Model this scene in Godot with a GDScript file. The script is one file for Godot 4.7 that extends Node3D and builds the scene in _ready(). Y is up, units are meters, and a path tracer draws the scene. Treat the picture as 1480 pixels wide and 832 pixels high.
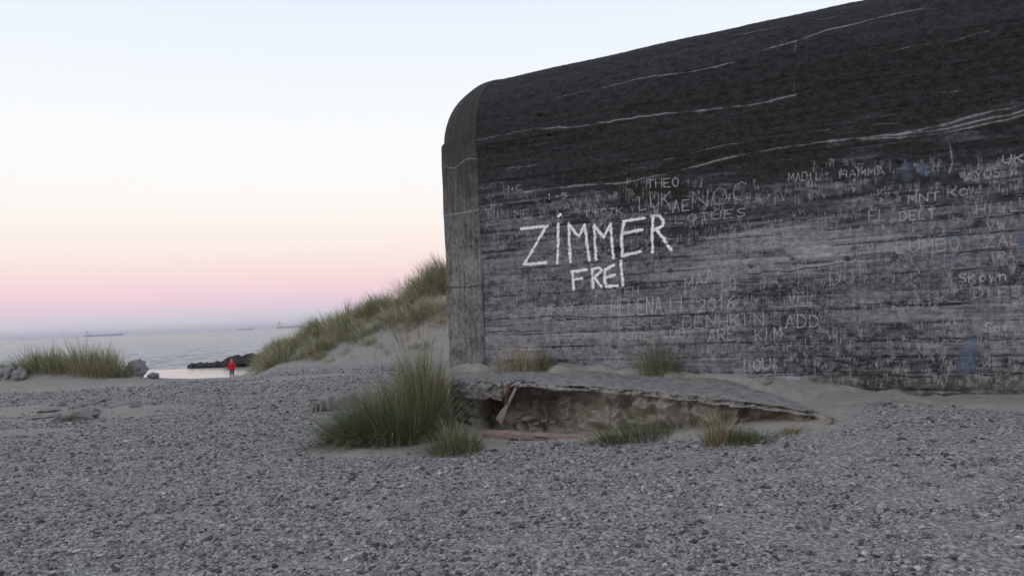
extends Node3D
# A weathered wartime bunker wall on a gravel beach at dusk. y up, metres; the camera looks along -z, "zd" below means distance ahead (-z).

const FOCAL := 1140.0          # focal length in pixels of the 1480x832 photograph
const EYE := Vector3(0.0, 1.6, 0.0)
const SEA := -1.35             # sea level
var view_basis := Basis.from_euler(Vector3(deg_to_rad(2.16), 0.0, deg_to_rad(-2.47)))
var rng := RandomNumberGenerator.new()
var taken := {}
var na := FastNoiseLite.new()  # general 2D/3D noise, frequency 1
var nb := FastNoiseLite.new()

# bunker plan: seam = where the flat front wall meets the rounded corner
var seam := Vector3.ZERO
var wdir := Vector3.RIGHT      # along the wall, towards the right
var wnor := Vector3.BACK       # out of the wall
const CORNER_R := 1.25
const TOP_R := 1.17
const TOP_Y := 4.75            # where the rounding of the roof edge starts
const BASE_Y := -0.6
const WALL_L := 12.0
const TEX_L := 9.0             # metres of the front wall that its skin texture covers
const WALL_T := 7.5
const SIDE_L := 9.0

func _ready():
	rng.seed = 20
	na.seed = 5; na.frequency = 1.0; na.fractal_type = FastNoiseLite.FRACTAL_NONE
	nb.seed = 11; nb.frequency = 1.0; nb.fractal_octaves = 4
	make_camera_and_light()
	var p0 := at_depth(699, 461, 13.25)
	var p1 := at_depth(1480, 427, 9.48)
	seam = Vector3(p0.x, 0, p0.z)
	wdir = Vector3(p1.x - p0.x, 0, p1.z - p0.z).normalized()
	wnor = Vector3(-wdir.z, 0, wdir.x)
	if wnor.z < 0: wnor = -wnor
	prepare_places()
	make_textures()
	make_terrain()
	make_sea()
	make_bunker()
	make_slab()
	make_rocks()
	make_grass()
	make_pebbles()
	make_small_things()
	make_ships()
	make_person()

# ---------------------------------------------------------------- camera, sky, light
func make_camera_and_light():
	var cam := Camera3D.new(); cam.name = "camera"
	add_child(cam)
	cam.transform = Transform3D(view_basis, EYE)
	cam.fov = rad_to_deg(2.0 * atan(416.0 / FOCAL))
	cam.near = 0.05; cam.far = 20000.0
	cam.current = true
	# sky: the belt of dusk colours over the sea, the same all the way round
	var stops := [[0.0, 208, 211, 222], [0.8, 219, 212, 224], [1.7, 237, 211, 224], [2.7, 250, 217, 224], [4.0, 254, 229, 224], [5.8, 255, 242, 233], [8.4, 255, 250, 245], [11.5, 254, 254, 254],
		[15.0, 249, 252, 255], [19.0, 240, 247, 255], [24.0, 230, 241, 254], [40.0, 222, 233, 250], [65.0, 214, 225, 244], [90.0, 210, 221, 241]]
	var w := 64
	var h := 1024
	var im := Image.create(w, h, false, Image.FORMAT_RGBF)
	for r in h:
		var el := 90.0 - (r + 0.5) / h * 180.0
		var c := Color8(150, 158, 172).srgb_to_linear()
		if el >= 0.0:
			for k in stops.size() - 1:
				if el >= stops[k][0] and el <= stops[k + 1][0]:
					var f: float = (el - stops[k][0]) / (stops[k + 1][0] - stops[k][0])
					var a := Color8(stops[k][1], stops[k][2], stops[k][3]).srgb_to_linear()
					var b := Color8(stops[k + 1][1], stops[k + 1][2], stops[k + 1][3]).srgb_to_linear()
					c = a.lerp(b, f)
		for x in w: im.set_pixel(x, r, c)
	var pm := PanoramaSkyMaterial.new()
	pm.panorama = ImageTexture.create_from_image(im)
	var sky := Sky.new(); sky.sky_material = pm
	var env := Environment.new()
	env.background_mode = Environment.BG_SKY
	env.sky = sky
	env.background_energy_multiplier = 1.0
	env.tonemap_mode = Environment.TONE_MAPPER_LINEAR
	env.tonemap_exposure = 1.0
	env.sdfgi_enabled = true; env.ssao_enabled = true; env.ssil_enabled = true
	env.fog_enabled = true
	env.fog_density = 0.00019
	env.fog_light_color = Color8(214, 212, 222)
	var we := WorldEnvironment.new(); we.name = "environment"; we.environment = env
	add_child(we)
	# afterglow of the set sun, low behind the left shoulder
	var sun := DirectionalLight3D.new(); sun.name = "afterglow"
	add_child(sun)
	sun.light_energy = 0.2
	sun.light_angular_distance = 30.0
	sun.light_color = Color(1.0, 0.93, 0.88)
	sun.shadow_enabled = true
	sun.look_at_from_position(Vector3(-9, 5.0, 7), Vector3.ZERO, Vector3.UP)

# ---------------------------------------------------------------- pixel helpers
func ray(px: float, py: float) -> Vector3:
	return (view_basis * Vector3((px - 740.0) / FOCAL, -(py - 416.0) / FOCAL, -1.0)).normalized()

func at_depth(px: float, py: float, zd: float) -> Vector3:
	var r := ray(px, py)
	return EYE + r * (zd / -r.z)

func at_height(px: float, py: float, y: float) -> Vector3:
	var r := ray(px, py)
	return EYE + r * ((y - EYE.y) / r.y)

func on_ground(px: float, py: float) -> Vector3:
	# first crossing of the pixel's ray with the ground
	var r := ray(px, py)
	var d := 3.0
	var last := 3.0
	while d < 90.0:
		var p := EYE + r * d
		if p.y < surface_h(p.x, -p.z):
			var lo := last
			var hi := d
			for k in 12:
				var m := (lo + hi) * 0.5
				var q := EYE + r * m
				if q.y < surface_h(q.x, -q.z): hi = m
				else: lo = m
			var e := EYE + r * hi
			return Vector3(e.x, surface_h(e.x, -e.z), e.z)
		last = d
		d *= 1.015
	return EYE + r * 90.0

# ---------------------------------------------------------------- object helpers
func numbered(n: String) -> String:
	if not taken.has(n):
		taken[n] = 0
		return n
	taken[n] += 1
	return "%s_%03d" % [n, taken[n]]

func tag(o: Node, label: String, category: String, group := "", kind := ""):
	if label: o.set_meta("label", label)
	if category: o.set_meta("category", category)
	if group: o.set_meta("group", group)
	if kind: o.set_meta("kind", kind)

func thing(called: String, label: String, category: String, pos: Vector3, group := "") -> Node3D:
	var o := Node3D.new()
	o.name = numbered(called)
	add_child(o)
	o.position = pos
	tag(o, label, category, group)
	return o

func put(mesh: Mesh, mat: Material, called: String, parent: Node = self, pos := Vector3.ZERO) -> MeshInstance3D:
	var o := MeshInstance3D.new()
	o.mesh = mesh
	if mat: o.material_override = mat
	o.name = numbered(called) if parent == self else called
	parent.add_child(o, true)
	o.position = pos
	o.cast_shadow = GeometryInstance3D.SHADOW_CASTING_SETTING_ON
	return o

func grid_mesh(verts: PackedVector3Array, nu: int, nv: int, uvs := PackedVector2Array(), cols := PackedColorArray(), flip := false, keep := PackedByteArray(), want := 1) -> ArrayMesh:
	var idx := PackedInt32Array()
	for j in nv - 1:
		for i in nu - 1:
			var a := j * nu + i
			var b := a + 1
			var c := a + nu
			var d := c + 1
			if not keep.is_empty() and maxi(maxi(keep[a], keep[b]), maxi(keep[c], keep[d])) != want: continue
			if flip: idx.append_array([a, b, c, b, d, c])
			else: idx.append_array([a, c, b, b, c, d])
	return index_mesh(verts, idx, uvs, cols)

func index_mesh(verts: PackedVector3Array, idx: PackedInt32Array, uvs := PackedVector2Array(), cols := PackedColorArray(), smooth := true) -> ArrayMesh:
	var arr := []
	arr.resize(Mesh.ARRAY_MAX)
	arr[Mesh.ARRAY_VERTEX] = verts
	arr[Mesh.ARRAY_INDEX] = idx
	if not uvs.is_empty(): arr[Mesh.ARRAY_TEX_UV] = uvs
	if not cols.is_empty(): arr[Mesh.ARRAY_COLOR] = cols
	var n := PackedVector3Array()
	n.resize(verts.size())
	for k in range(0, idx.size(), 3):
		var a := idx[k]
		var b := idx[k + 1]
		var c := idx[k + 2]
		var f := (verts[c] - verts[a]).cross(verts[b] - verts[a])
		n[a] += f; n[b] += f; n[c] += f
	for k in n.size(): n[k] = n[k].normalized() if n[k].length_squared() > 1e-16 else Vector3.UP
	arr[Mesh.ARRAY_NORMAL] = n
	var m := ArrayMesh.new()
	m.add_surface_from_arrays(Mesh.PRIMITIVE_TRIANGLES, arr)
	return m

func col(r: float, g: float, b: float) -> Color:   # linear base colour to the sRGB that albedo_color wants
	return Color(r, g, b).linear_to_srgb()

func mat(c: Color, rough := 0.9) -> StandardMaterial3D:
	var m := StandardMaterial3D.new()
	m.albedo_color = c
	m.roughness = rough
	m.metallic_specular = 0.3
	return m

# ---------------------------------------------------------------- textures
var tex := {}
var mats := {}

func noise_bytes(size: int, freq: float, sd: int, type := FastNoiseLite.TYPE_SIMPLEX_SMOOTH, octaves := 4, cell_value := false) -> PackedByteArray:
	var n := FastNoiseLite.new()
	n.seed = sd; n.noise_type = type; n.frequency = freq
	n.fractal_type = FastNoiseLite.FRACTAL_FBM if octaves > 1 else FastNoiseLite.FRACTAL_NONE
	n.fractal_octaves = octaves
	if type == FastNoiseLite.TYPE_CELLULAR:
		n.cellular_return_type = FastNoiseLite.RETURN_CELL_VALUE if cell_value else FastNoiseLite.RETURN_DISTANCE
		n.cellular_jitter = 1.0
	var im := n.get_seamless_image(size, size, false, false, 0.12, true)
	im.convert(Image.FORMAT_L8)
	return im.get_data()

func ramp(stops: Array, v: float) -> Color:   # stops: [value, r, g, b] in linear base colour
	for k in stops.size() - 1:
		if v <= stops[k + 1][0]:
			var f: float = clampf((v - stops[k][0]) / maxf(1e-5, stops[k + 1][0] - stops[k][0]), 0.0, 1.0)
			return Color(lerpf(stops[k][1], stops[k + 1][1], f), lerpf(stops[k][2], stops[k + 1][2], f), lerpf(stops[k][3], stops[k + 1][3], f))
	var e: Array = stops[-1]
	return Color(e[1], e[2], e[3])

func ramp_table(stops: Array) -> Array:
	var t := []
	for k in 256: t.append(ramp(stops, k / 255.0).linear_to_srgb())
	return t

func tex_from(bytes: PackedByteArray, w: int, h: int, fmt := Image.FORMAT_RGB8) -> ImageTexture:
	return ImageTexture.create_from_image(Image.create_from_data(w, h, false, fmt, bytes))

# grain = fine noise, patch = coarse noise, both shifting the position on the colour ramp
func grain_texture(size: int, f1: float, f2: float, sd: int, stops: Array, w1 := 0.55, type := FastNoiseLite.TYPE_SIMPLEX_SMOOTH) -> Array:
	var a := noise_bytes(size, f1, sd, type, 3)
	var b := noise_bytes(size, f2, sd + 1)
	var t := ramp_table(stops)
	var out := PackedByteArray()
	out.resize(size * size * 3)
	var hgt := PackedByteArray()
	hgt.resize(size * size)
	for k in size * size:
		var v := clampi(int(a[k] * w1 + b[k] * (1.0 - w1)), 0, 255)
		var c: Color = t[v]
		out[k * 3] = int(c.r * 255.0); out[k * 3 + 1] = int(c.g * 255.0); out[k * 3 + 2] = int(c.b * 255.0)
		hgt[k] = v
	return [tex_from(out, size, size), tex_from(hgt, size, size, Image.FORMAT_L8)]

func world_mat(t: Array, tile: float, relief: float, rough := 0.95, vcol := false) -> StandardMaterial3D:
	var m := mat(Color.WHITE, rough)
	m.albedo_texture = t[0]
	m.uv1_triplanar = true
	m.uv1_world_triplanar = true
	m.uv1_scale = Vector3.ONE / tile
	if relief > 0.0:
		m.heightmap_enabled = true
		m.heightmap_texture = t[1]
		m.heightmap_scale = relief
	m.vertex_color_use_as_albedo = vcol
	return m

func make_textures():
	# gravel: cells of two sizes, each stone with its own tone
	var size := 1024
	var cv := noise_bytes(size, 0.085, 3, FastNoiseLite.TYPE_CELLULAR, 1, true)
	var cd := noise_bytes(size, 0.085, 3, FastNoiseLite.TYPE_CELLULAR, 1, false)
	var fv := noise_bytes(size, 0.2, 8, FastNoiseLite.TYPE_CELLULAR, 1, true)
	var lo := noise_bytes(size, 0.012, 21)
	var mid := noise_bytes(size, 0.035, 23, FastNoiseLite.TYPE_SIMPLEX_SMOOTH, 3)
	var stones := ramp_table([[0.0, 0.1, 0.096, 0.098], [0.25, 0.16, 0.152, 0.154], [0.6, 0.225, 0.214, 0.214], [0.85, 0.29, 0.276, 0.27], [0.96, 0.36, 0.345, 0.33], [1.0, 0.5, 0.48, 0.46]])
	var sandy := ramp_table([[0.0, 0.19, 0.18, 0.178], [0.5, 0.255, 0.242, 0.238], [1.0, 0.33, 0.315, 0.305]])
	var out := PackedByteArray()
	out.resize(size * size * 3)
	var hgt := PackedByteArray()
	hgt.resize(size * size)
	for k in size * size:
		var between := smoothstep(105.0, 150.0, float(cd[k]) + (float(lo[k]) - 128.0) * 0.5)
		var s: Color = stones[cv[k]]
		var d: Color = sandy[fv[k]]
		var c := s.lerp(d, between)
		var tone := 1.0 + (float(mid[k]) - 128.0) * 0.0022
		c = Color(c.r * tone, c.g * tone, c.b * tone)
		out[k * 3] = int(c.r * 255.0); out[k * 3 + 1] = int(c.g * 255.0); out[k * 3 + 2] = int(c.b * 255.0)
		hgt[k] = clampi(int(lerpf(255.0 - cd[k] * 0.9, 40.0 + fv[k] * 0.25, between)), 0, 255)
	mats.gravel = world_mat([tex_from(out, size, size), tex_from(hgt, size, size, Image.FORMAT_L8)], 2.2, 1.0, 0.95, true)
	mats.sand = world_mat(grain_texture(512, 0.25, 0.02, 31, [[0.0, 0.13, 0.118, 0.104], [0.3, 0.21, 0.193, 0.174], [0.55, 0.265, 0.246, 0.223], [1.0, 0.36, 0.336, 0.308]], 0.6), 1.4, 1.2, 0.97, true)
	var slab_t := grain_texture(512, 0.12, 0.014, 41, [[0.0, 0.07, 0.066, 0.064], [0.35, 0.165, 0.157, 0.152], [0.6, 0.255, 0.243, 0.234], [1.0, 0.4, 0.385, 0.37]], 0.55)
	mats.slab = world_mat(slab_t, 1.6, 3.0, 0.95)
	mats.soil = world_mat(grain_texture(512, 0.06, 0.012, 51, [[0.0, 0.12, 0.11, 0.09], [0.3, 0.2, 0.184, 0.153], [0.55, 0.25, 0.232, 0.198], [1.0, 0.37, 0.345, 0.305]], 0.5), 0.9, 2.5, 0.97)
	mats.sand_rock = world_mat(grain_texture(512, 0.2, 0.02, 63, [[0.0, 0.11, 0.104, 0.1], [0.5, 0.2, 0.19, 0.182], [1.0, 0.29, 0.277, 0.265]], 0.55), 1.1, 1.2, 0.95)
	mats.rock = world_mat(grain_texture(512, 0.08, 0.01, 61, [[0.0, 0.1, 0.1, 0.105], [0.5, 0.2, 0.198, 0.2], [1.0, 0.32, 0.315, 0.31]], 0.45), 1.2, 1.4, 0.9)
	mats.dark_rock = world_mat(grain_texture(256, 0.08, 0.015, 71, [[0.0, 0.012, 0.013, 0.014], [0.5, 0.03, 0.031, 0.032], [1.0, 0.07, 0.07, 0.068]], 0.45), 1.5, 1.5, 0.75)
	var wb := noise_bytes(256, 0.03, 81)
	var wo := PackedByteArray()
	wo.resize(256 * 256 * 3)
	var wood := ramp_table([[0.0, 0.12, 0.105, 0.09], [0.5, 0.27, 0.245, 0.22], [1.0, 0.4, 0.375, 0.345]])
	for y in 256:
		for x in 256:
			var v := clampi(int(wb[((y * 9) % 256) * 256 + (x / 3)] * 0.7 + wb[y * 256 + x] * 0.3), 0, 255)
			var c: Color = wood[v]
			var k := (y * 256 + x) * 3
			wo[k] = int(c.r * 255.0); wo[k + 1] = int(c.g * 255.0); wo[k + 2] = int(c.b * 255.0)
	mats.wood = mat(Color.WHITE, 0.9)
	mats.wood.albedo_texture = tex_from(wo, 256, 256)
	# ripples of the sea
	var rip := noise_bytes(512, 0.018, 91, FastNoiseLite.TYPE_SIMPLEX_SMOOTH, 5)
	var rim := Image.create_from_data(512, 512, false, Image.FORMAT_L8, rip)
	rim.convert(Image.FORMAT_RGBA8)
	rim.bump_map_to_normal_map(9.0)
	tex.ripple = ImageTexture.create_from_image(rim)

# ---------------------------------------------------------------- terrain
var sand_spots := []     # [x, zd, rx, rz, strength]
var mounds := []         # [x, zd, rx, rz, height]

func wall_sd(x: float, zd: float) -> Vector2:   # along the wall, out of the wall
	var d := Vector3(x, 0, -zd) - seam
	return Vector2(d.dot(wdir), d.dot(wnor))

func slab_y(s: float) -> float:
	const PTS := [[-2.0, 0.75], [1.7, 0.745], [3.6, 0.63], [4.35, 0.56], [5.8, 0.4], [7.0, 0.34], [9.5, 0.26]]
	for k in PTS.size() - 1:
		if s < PTS[k + 1][0]: return lerpf(PTS[k][1], PTS[k + 1][1], clampf((s - PTS[k][0]) / (PTS[k + 1][0] - PTS[k][0]), 0.0, 1.0))
	return 0.26

func front_d(s: float) -> float:   # how far the slab reaches out of the wall
	return 2.12 + 0.05 * na.get_noise_2d(s * 1.1, 3.3) + 0.04 * na.get_noise_2d(s * 4.0, 8.1) - 0.2 * smoothstep(5.6, 7.4, s)

func dune_h(x: float, zd: float) -> float:
	var a := x + 12.0 + 0.9 * na.get_noise_2d(x * 0.22, zd * 0.22 + 9.0)
	if a <= 0.0: return 0.0
	var hgt := 0.395 * a
	hgt = hgt - 0.5 * maxf(0.0, hgt - 4.2)
	hgt = minf(hgt, 7.0)
	var q := (zd - 37.0) / (8.0 if zd < 37.0 else 11.0)
	if absf(q) >= 1.0: return 0.0
	var p := 0.5 + 0.5 * cos(PI * q)
	return hgt * p * (1.0 + 0.2 * na.get_noise_2d(x * 0.4, zd * 0.35)) + 0.55 * p * clampf(a, 0.0, 2.0) * 0.5 * nb.get_noise_2d(x * 0.5, zd * 0.5)

func ground_h(x: float, zd: float) -> float:
	var dip := 0.0
	if zd > 20.0:
		dip = -0.75 * smoothstep(20.0, 41.0, zd) - 0.62 * smoothstep(39.0, 48.0, zd) - 2.0 * smoothstep(48.0, 66.0, zd)
		var keep := smoothstep(-0.34, -0.295, x / zd) * (1.0 - smoothstep(50.0, 60.0, zd))
		dip = dip * (1.0 - 0.9 * keep)
		# the left hummock stands on the beach itself
		dip *= 1.0 - 0.55 * smoothstep(-17.0, -21.0, x) * (1.0 - smoothstep(36.0, 46.0, zd))
	var y := dip
	y += 0.05 * na.get_noise_2d(x * 0.13, zd * 0.13) + 0.022 * na.get_noise_2d(x * 0.6, zd * 0.6) + 0.008 * na.get_noise_2d(x * 2.3, zd * 2.3)
	if zd < 16.0:
		y += 0.006 * na.get_noise_2d(x * 7.0, zd * 7.0)
	var w := wall_sd(x, zd)
	if w.y > -12.0 and w.y < 7.0 and w.x > -3.0 and w.x < 16.0:
		var e := maxf(w.y, 0.0)
		y += 0.4 * smoothstep(0.8, 6.5, w.x) * (1.0 - smoothstep(0.8, 5.6, e))
		# drifted sand against the wall, on top of the slab
		var inner := smoothstep(-1.6, -0.4, w.x) * (1.0 - smoothstep(0.1, 0.95 + 0.8 * smoothstep(5.5, 7.5, w.x), e + 0.4 * na.get_noise_2d(w.x * 1.3, 2.0)))
		var want := slab_y(w.x) + 0.045 + 0.05 * na.get_noise_2d(w.x * 1.7, e * 2.0) + 0.03 * na.get_noise_2d(w.x * 5.0, e * 5.0) - 0.06 * smoothstep(5.4, 7.0, w.x)
		want = maxf(want, 0.38 * smoothstep(5.5, 7.0, w.x))
		y = lerpf(y, want, inner)
	for m in mounds:
		var dx: float = (x - m[0]) / m[2]
		var dz: float = (zd - m[1]) / m[3]
		var q: float = dx * dx + dz * dz
		if q < 5.0: y += m[4] * exp(-q * 1.4)
	return y

func surface_h(x: float, zd: float) -> float:
	var y := ground_h(x, zd)
	if zd > 28.0: y += dune_h(x, zd)
	return y

func sand_mask(x: float, zd: float) -> float:
	var m := 0.0
	var n := nb.get_noise_2d(x * 0.9, zd * 0.9) * 0.5
	if zd > 26.0:
		m = maxf(m, smoothstep(0.0, 0.25, dune_h(x, zd)))
	for s in sand_spots:
		var dx: float = (x - s[0]) / s[2]
		var dz: float = (zd - s[1]) / s[3]
		var q: float = sqrt(dx * dx + dz * dz)
		if q < 2.0: m = maxf(m, (1.0 - smoothstep(0.4, 1.5, q + n * 0.8)) * s[4])
	var w := wall_sd(x, zd)
	if w.x > -2.0 and w.x < 15.0 and w.y < 4.0 and w.y > -4.0:
		m = maxf(m, 1.0 - smoothstep(0.7, 1.5, maxf(w.y, 0.0) + n * 0.8 - 0.3 * smoothstep(5.0, 8.0, w.x)))
		var fd := front_d(w.x)
		# a strip of sand in front of the broken edge
		m = maxf(m, (1.0 - smoothstep(0.2, 0.8, absf(w.y - fd) + n * 0.5)) * (1.0 - smoothstep(5.4, 6.4, w.x)) * smoothstep(-0.9, 0.4, w.x))
	return m

func spot(px: float, py: float, rx: float, rz: float, strength := 1.0):
	var p := at_height(px, py, 0.0)
	sand_spots.append([p.x, -p.z, rx, rz, strength])

func mound(px: float, py: float, rx: float, rz: float, h: float):
	var p := at_height(px, py, 0.0)
	mounds.append([p.x, -p.z, rx, rz, h])

func prepare_places():
	mound(575, 630, 1.15, 0.8, 0.3)        # under the big tuft
	mound(668, 650, 0.5, 0.35, 0.06)
	spot(590, 648, 1.3, 0.75)
	spot(660, 650, 0.8, 0.4)
	spot(1175, 640, 0.75, 0.42)
	# hummock by the water
	for a in [[30, 548, 3.0, 1.8, 0.35], [95, 545, 2.8, 1.8, 0.5], [150, 545, 1.9, 1.5, 0.42]]:
		mound(a[0], a[1], a[2], a[3], a[4])
	spot(80, 548, 4.6, 2.2)
	spot(150, 549, 2.6, 1.3)
	spot(112, 549, 2.6, 1.5)
	spot(60, 556, 2.4, 1.5)
	spot(90, 553, 2.4, 1.5)
	spot(20, 551, 3.0, 1.6)
	# sandy lumps left of the middle
	spot(30, 592, 2.2, 1.3, 0.66)
	spot(15, 625, 1.2, 0.7, 0.6)
	spot(420, 545, 3.0, 1.0, 0.6)
	spot(120, 600, 2.0, 0.9, 0.75)
	spot(160, 592, 1.4, 0.7, 0.8)
	for a in [[85, 602, 0.5, 0.22, 0.09], [118, 604, 0.42, 0.2, 0.13], [125, 590, 0.8, 0.25, 0.08], [70, 592, 0.6, 0.2, 0.06], [165, 586, 0.5, 0.25, 0.09], [185, 590, 0.45, 0.2, 0.07]]:
		mound(a[0], a[1], a[2], a[3], a[4])

func axis(parts: Array) -> PackedFloat32Array:
	var out := PackedFloat32Array()
	for p in parts:
		var n := maxi(1, roundi((p[1] - p[0]) / p[2]))
		for k in n: out.append(lerpf(p[0], p[1], float(k) / n))
	out.append(parts[-1][1])
	return out

func make_terrain():
	var xs := axis([[-600, -160, 40], [-160, -40, 8], [-40, -9, 0.32], [-9, 10, 0.075], [10, 30, 0.5], [30, 160, 8], [160, 600, 40]])
	var zs := axis([[-600, -60, 40], [-60, 0, 4], [0, 2.4, 0.4], [2.4, 14, 0.075], [14, 50, 0.2], [50, 70, 1.0]])
	var nu := xs.size()
	var nv := zs.size()
	var v := PackedVector3Array(); v.resize(nu * nv)
	var c := PackedColorArray(); c.resize(nu * nv)
	var sv := PackedVector3Array(); sv.resize(nu * nv)
	var sc := PackedColorArray(); sc.resize(nu * nv)
	var region := PackedByteArray(); region.resize(nu * nv)      # 1 dune, 2 hummock, 3 drifted sand
	for j in nv:
		var zd := zs[j]
		for i in nu:
			var x := xs[i]
			var k := j * nu + i
			var dn := dune_h(x, zd) if zd > 28.0 else 0.0
			var y := ground_h(x, zd) + dn
			v[k] = Vector3(x, y, -zd)
			var t := 1.0 + 0.24 * nb.get_noise_2d(x * 0.16, zd * 0.3) + 0.2 * nb.get_noise_2d(x * 0.7 + 30.0, zd * 1.6)
			if zd > 2.0 and zd < 20.0:
				var drift := nb.get_noise_2d(x * 0.9 + 80.0, zd * 1.5)
				t += 0.35 * smoothstep(0.05, -0.4, drift) * lerpf(0.3, 1.0, smoothstep(-2.0, 3.0, x))
			elif zd >= 20.0:
				t += 0.12 * nb.get_noise_2d(x * 1.3, zd * 0.8)
			c[k] = Color(t * 1.43, t * 1.35, t * 1.33)
			if zd < 0.0 or zd > 60.0 or absf(x) > 45.0:
				sv[k] = v[k]; sc[k] = Color.WHITE
				continue
			var m := sand_mask(x, zd)
			sv[k] = Vector3(x, y + (m - 0.5) * (0.07 if zd < 20.0 else 0.12), -zd)
			var u := 1.0 + 0.12 * nb.get_noise_2d(x * 0.8 + 7.0, zd * 0.8)
			sc[k] = Color(u, u, u)
			if m > 0.2:
				if zd > 24.0 and x / zd > -0.4: region[k] = 1
				elif zd > 22.0: region[k] = 2
				else: region[k] = 3
	tag(put(grid_mesh(v, nu, nv, PackedVector2Array(), c, true), mats.gravel, "ground"), "grey gravel beach running to the water", "beach", "", "structure")
	tag(put(grid_mesh(sv, nu, nv, PackedVector2Array(), sc, true, region, 1), mats.sand, "dune"), "pale sand dune rising behind the bunker corner", "dune", "", "structure")
	tag(put(grid_mesh(sv, nu, nv, PackedVector2Array(), sc, true, region, 2), mats.sand, "hummock"), "low sand hummock at the edge of the beach", "sand", "", "structure")
	tag(put(grid_mesh(sv, nu, nv, PackedVector2Array(), sc, true, region, 3), mats.sand, "sand"), "drifted sand round the slab and tufts", "sand", "", "structure")

func make_sea():
	var rows := PackedFloat32Array()
	var zd := 40.0
	while zd < 420.0:
		rows.append(zd)
		zd += maxf(0.22, (zd - 36.0) * 0.011)
	for z in [600.0, 1000.0, 2000.0, 5000.0, 9000.0]: rows.append(z)
	var nu := 200
	var v := PackedVector3Array()
	var uv := PackedVector2Array()
	for r in rows:
		for i in nu:
			var f := float(i) / (nu - 1) * 2.0 - 1.0
			var x := -0.32 * r + f * (0.62 * r + 30.0)
			if r > 500.0: x = f * 9000.0
			var fade := 1.0 - smoothstep(300.0, 420.0, r)
			var calm := smoothstep(52.0, 75.0, r)
			var y := SEA + fade * calm * (0.12 * na.get_noise_2d(x * 0.1, r * 0.4) + 0.07 * na.get_noise_2d(x * 0.3 + 40.0, r * 1.1)) - 0.03
			v.append(Vector3(x, y, -r))
			uv.append(Vector2(x * 0.05, r * 0.16))
	var m := mat(col(0.15, 0.17, 0.2), 0.24)
	m.metallic_specular = 0.5
	m.normal_enabled = true
	m.normal_texture = tex.ripple
	m.normal_scale = 1.6
	tag(put(grid_mesh(v, nu, rows.size(), uv, PackedColorArray(), true), m, "sea"), "pale grey rippled sea reaching the horizon", "sea", "", "structure")
	# still water in the lee of the stones
	var pv := PackedVector3Array()
	var pu := 40
	var pr := 40
	for j in pr:
		for i in pu:
			var z := lerpf(45.0, 62.5, float(j) / (pr - 1))
			var left := -26.0 - (z - 48.0) * 0.5 + 1.2 * na.get_noise_2d(z * 0.3, 1.0)
			pv.append(Vector3(lerpf(left, -12.0, float(i) / (pu - 1)), SEA + 0.03, -z))
	var pm := mat(col(0.3, 0.27, 0.24), 0.19)
	pm.metallic_specular = 1.0
	tag(put(grid_mesh(pv, pu, pr, PackedVector2Array(), PackedColorArray(), true), pm, "water"), "bright still water between beach and stone groyne", "water", "", "structure")

# ---------------------------------------------------------------- the bunker
func hash1(a: int, b := 0) -> float:
	var h := (a * 374761393 + b * 668265263) & 0x7fffffff
	h = ((h ^ (h >> 13)) * 1274126177) & 0x7fffffff
	return float((h ^ (h >> 16)) & 0xffff) / 65535.0

const BOARD := 0.213
func board_of(s: float, t: float) -> Vector2:   # course number and place in the course
	var b := (t + 0.018 * na.get_noise_2d(s * 0.55, 4.0) + 0.01 * na.get_noise_2d(s * 2.0, t * 0.7)) / BOARD
	return Vector2(floorf(b), b - floorf(b))

var tie_holes := []   # (s, t) of the small round holes left by the formwork ties

func wall_disp(s: float, t: float) -> float:
	var b := board_of(s, t)
	var i := int(b.x)
	var o := (hash1(i, int(floorf(s / 2.7 + hash1(i, 9) * 3.0))) - 0.5) * 0.012
	var edge := minf(b.y, 1.0 - b.y) * BOARD
	if edge < 0.02:
		o -= (1.0 - edge / 0.02) * (0.004 + 0.011 * clampf(na.get_noise_2d(s * 0.7, i * 3.7) + 0.35, 0.0, 1.0))
	o += 0.014 * na.get_noise_2d(s * 0.45, t * 0.6) + 0.003 * na.get_noise_2d(s * 0.9, t * 7.0 + 20.0) + 0.004 * na.get_noise_2d(s * 9.0, t * 11.0)
	if s < 0.05: o -= 0.018 * (1.0 - smoothstep(0.0, 0.025, s))
	for h in tie_holes:
		var d: float = Vector2(s - h.x, t - h.y).length()
		if d < 0.045: o -= 0.07 * (1.0 - smoothstep(0.012, 0.04, d))
	return o

func profile(t: float) -> Vector2:   # (inset, height) at t metres up the wall's skin
	var y := BASE_Y + t
	if y <= TOP_Y: return Vector2(0, y)
	var a := minf((y - TOP_Y) / TOP_R, PI * 0.5)
	var rest := maxf(0.0, (y - TOP_Y) - TOP_R * PI * 0.5)
	return Vector2(TOP_R * (1.0 - cos(a)) + rest, TOP_Y + TOP_R * sin(a))

func profile_normal(t: float) -> Vector2:  # (outward, up)
	var y := BASE_Y + t
	if y <= TOP_Y: return Vector2(1, 0)
	var a := minf((y - TOP_Y) / TOP_R, PI * 0.5)
	return Vector2(cos(a), sin(a))

func wall_point(s: float, t: float, off := 0.0) -> Vector3:
	var p := profile(t)
	var n := profile_normal(t)
	var d := wall_disp(s, t) + off
	return seam + wdir * s + wnor * (-p.x + n.x * d) + Vector3.UP * (p.y + n.y * d)

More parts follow.
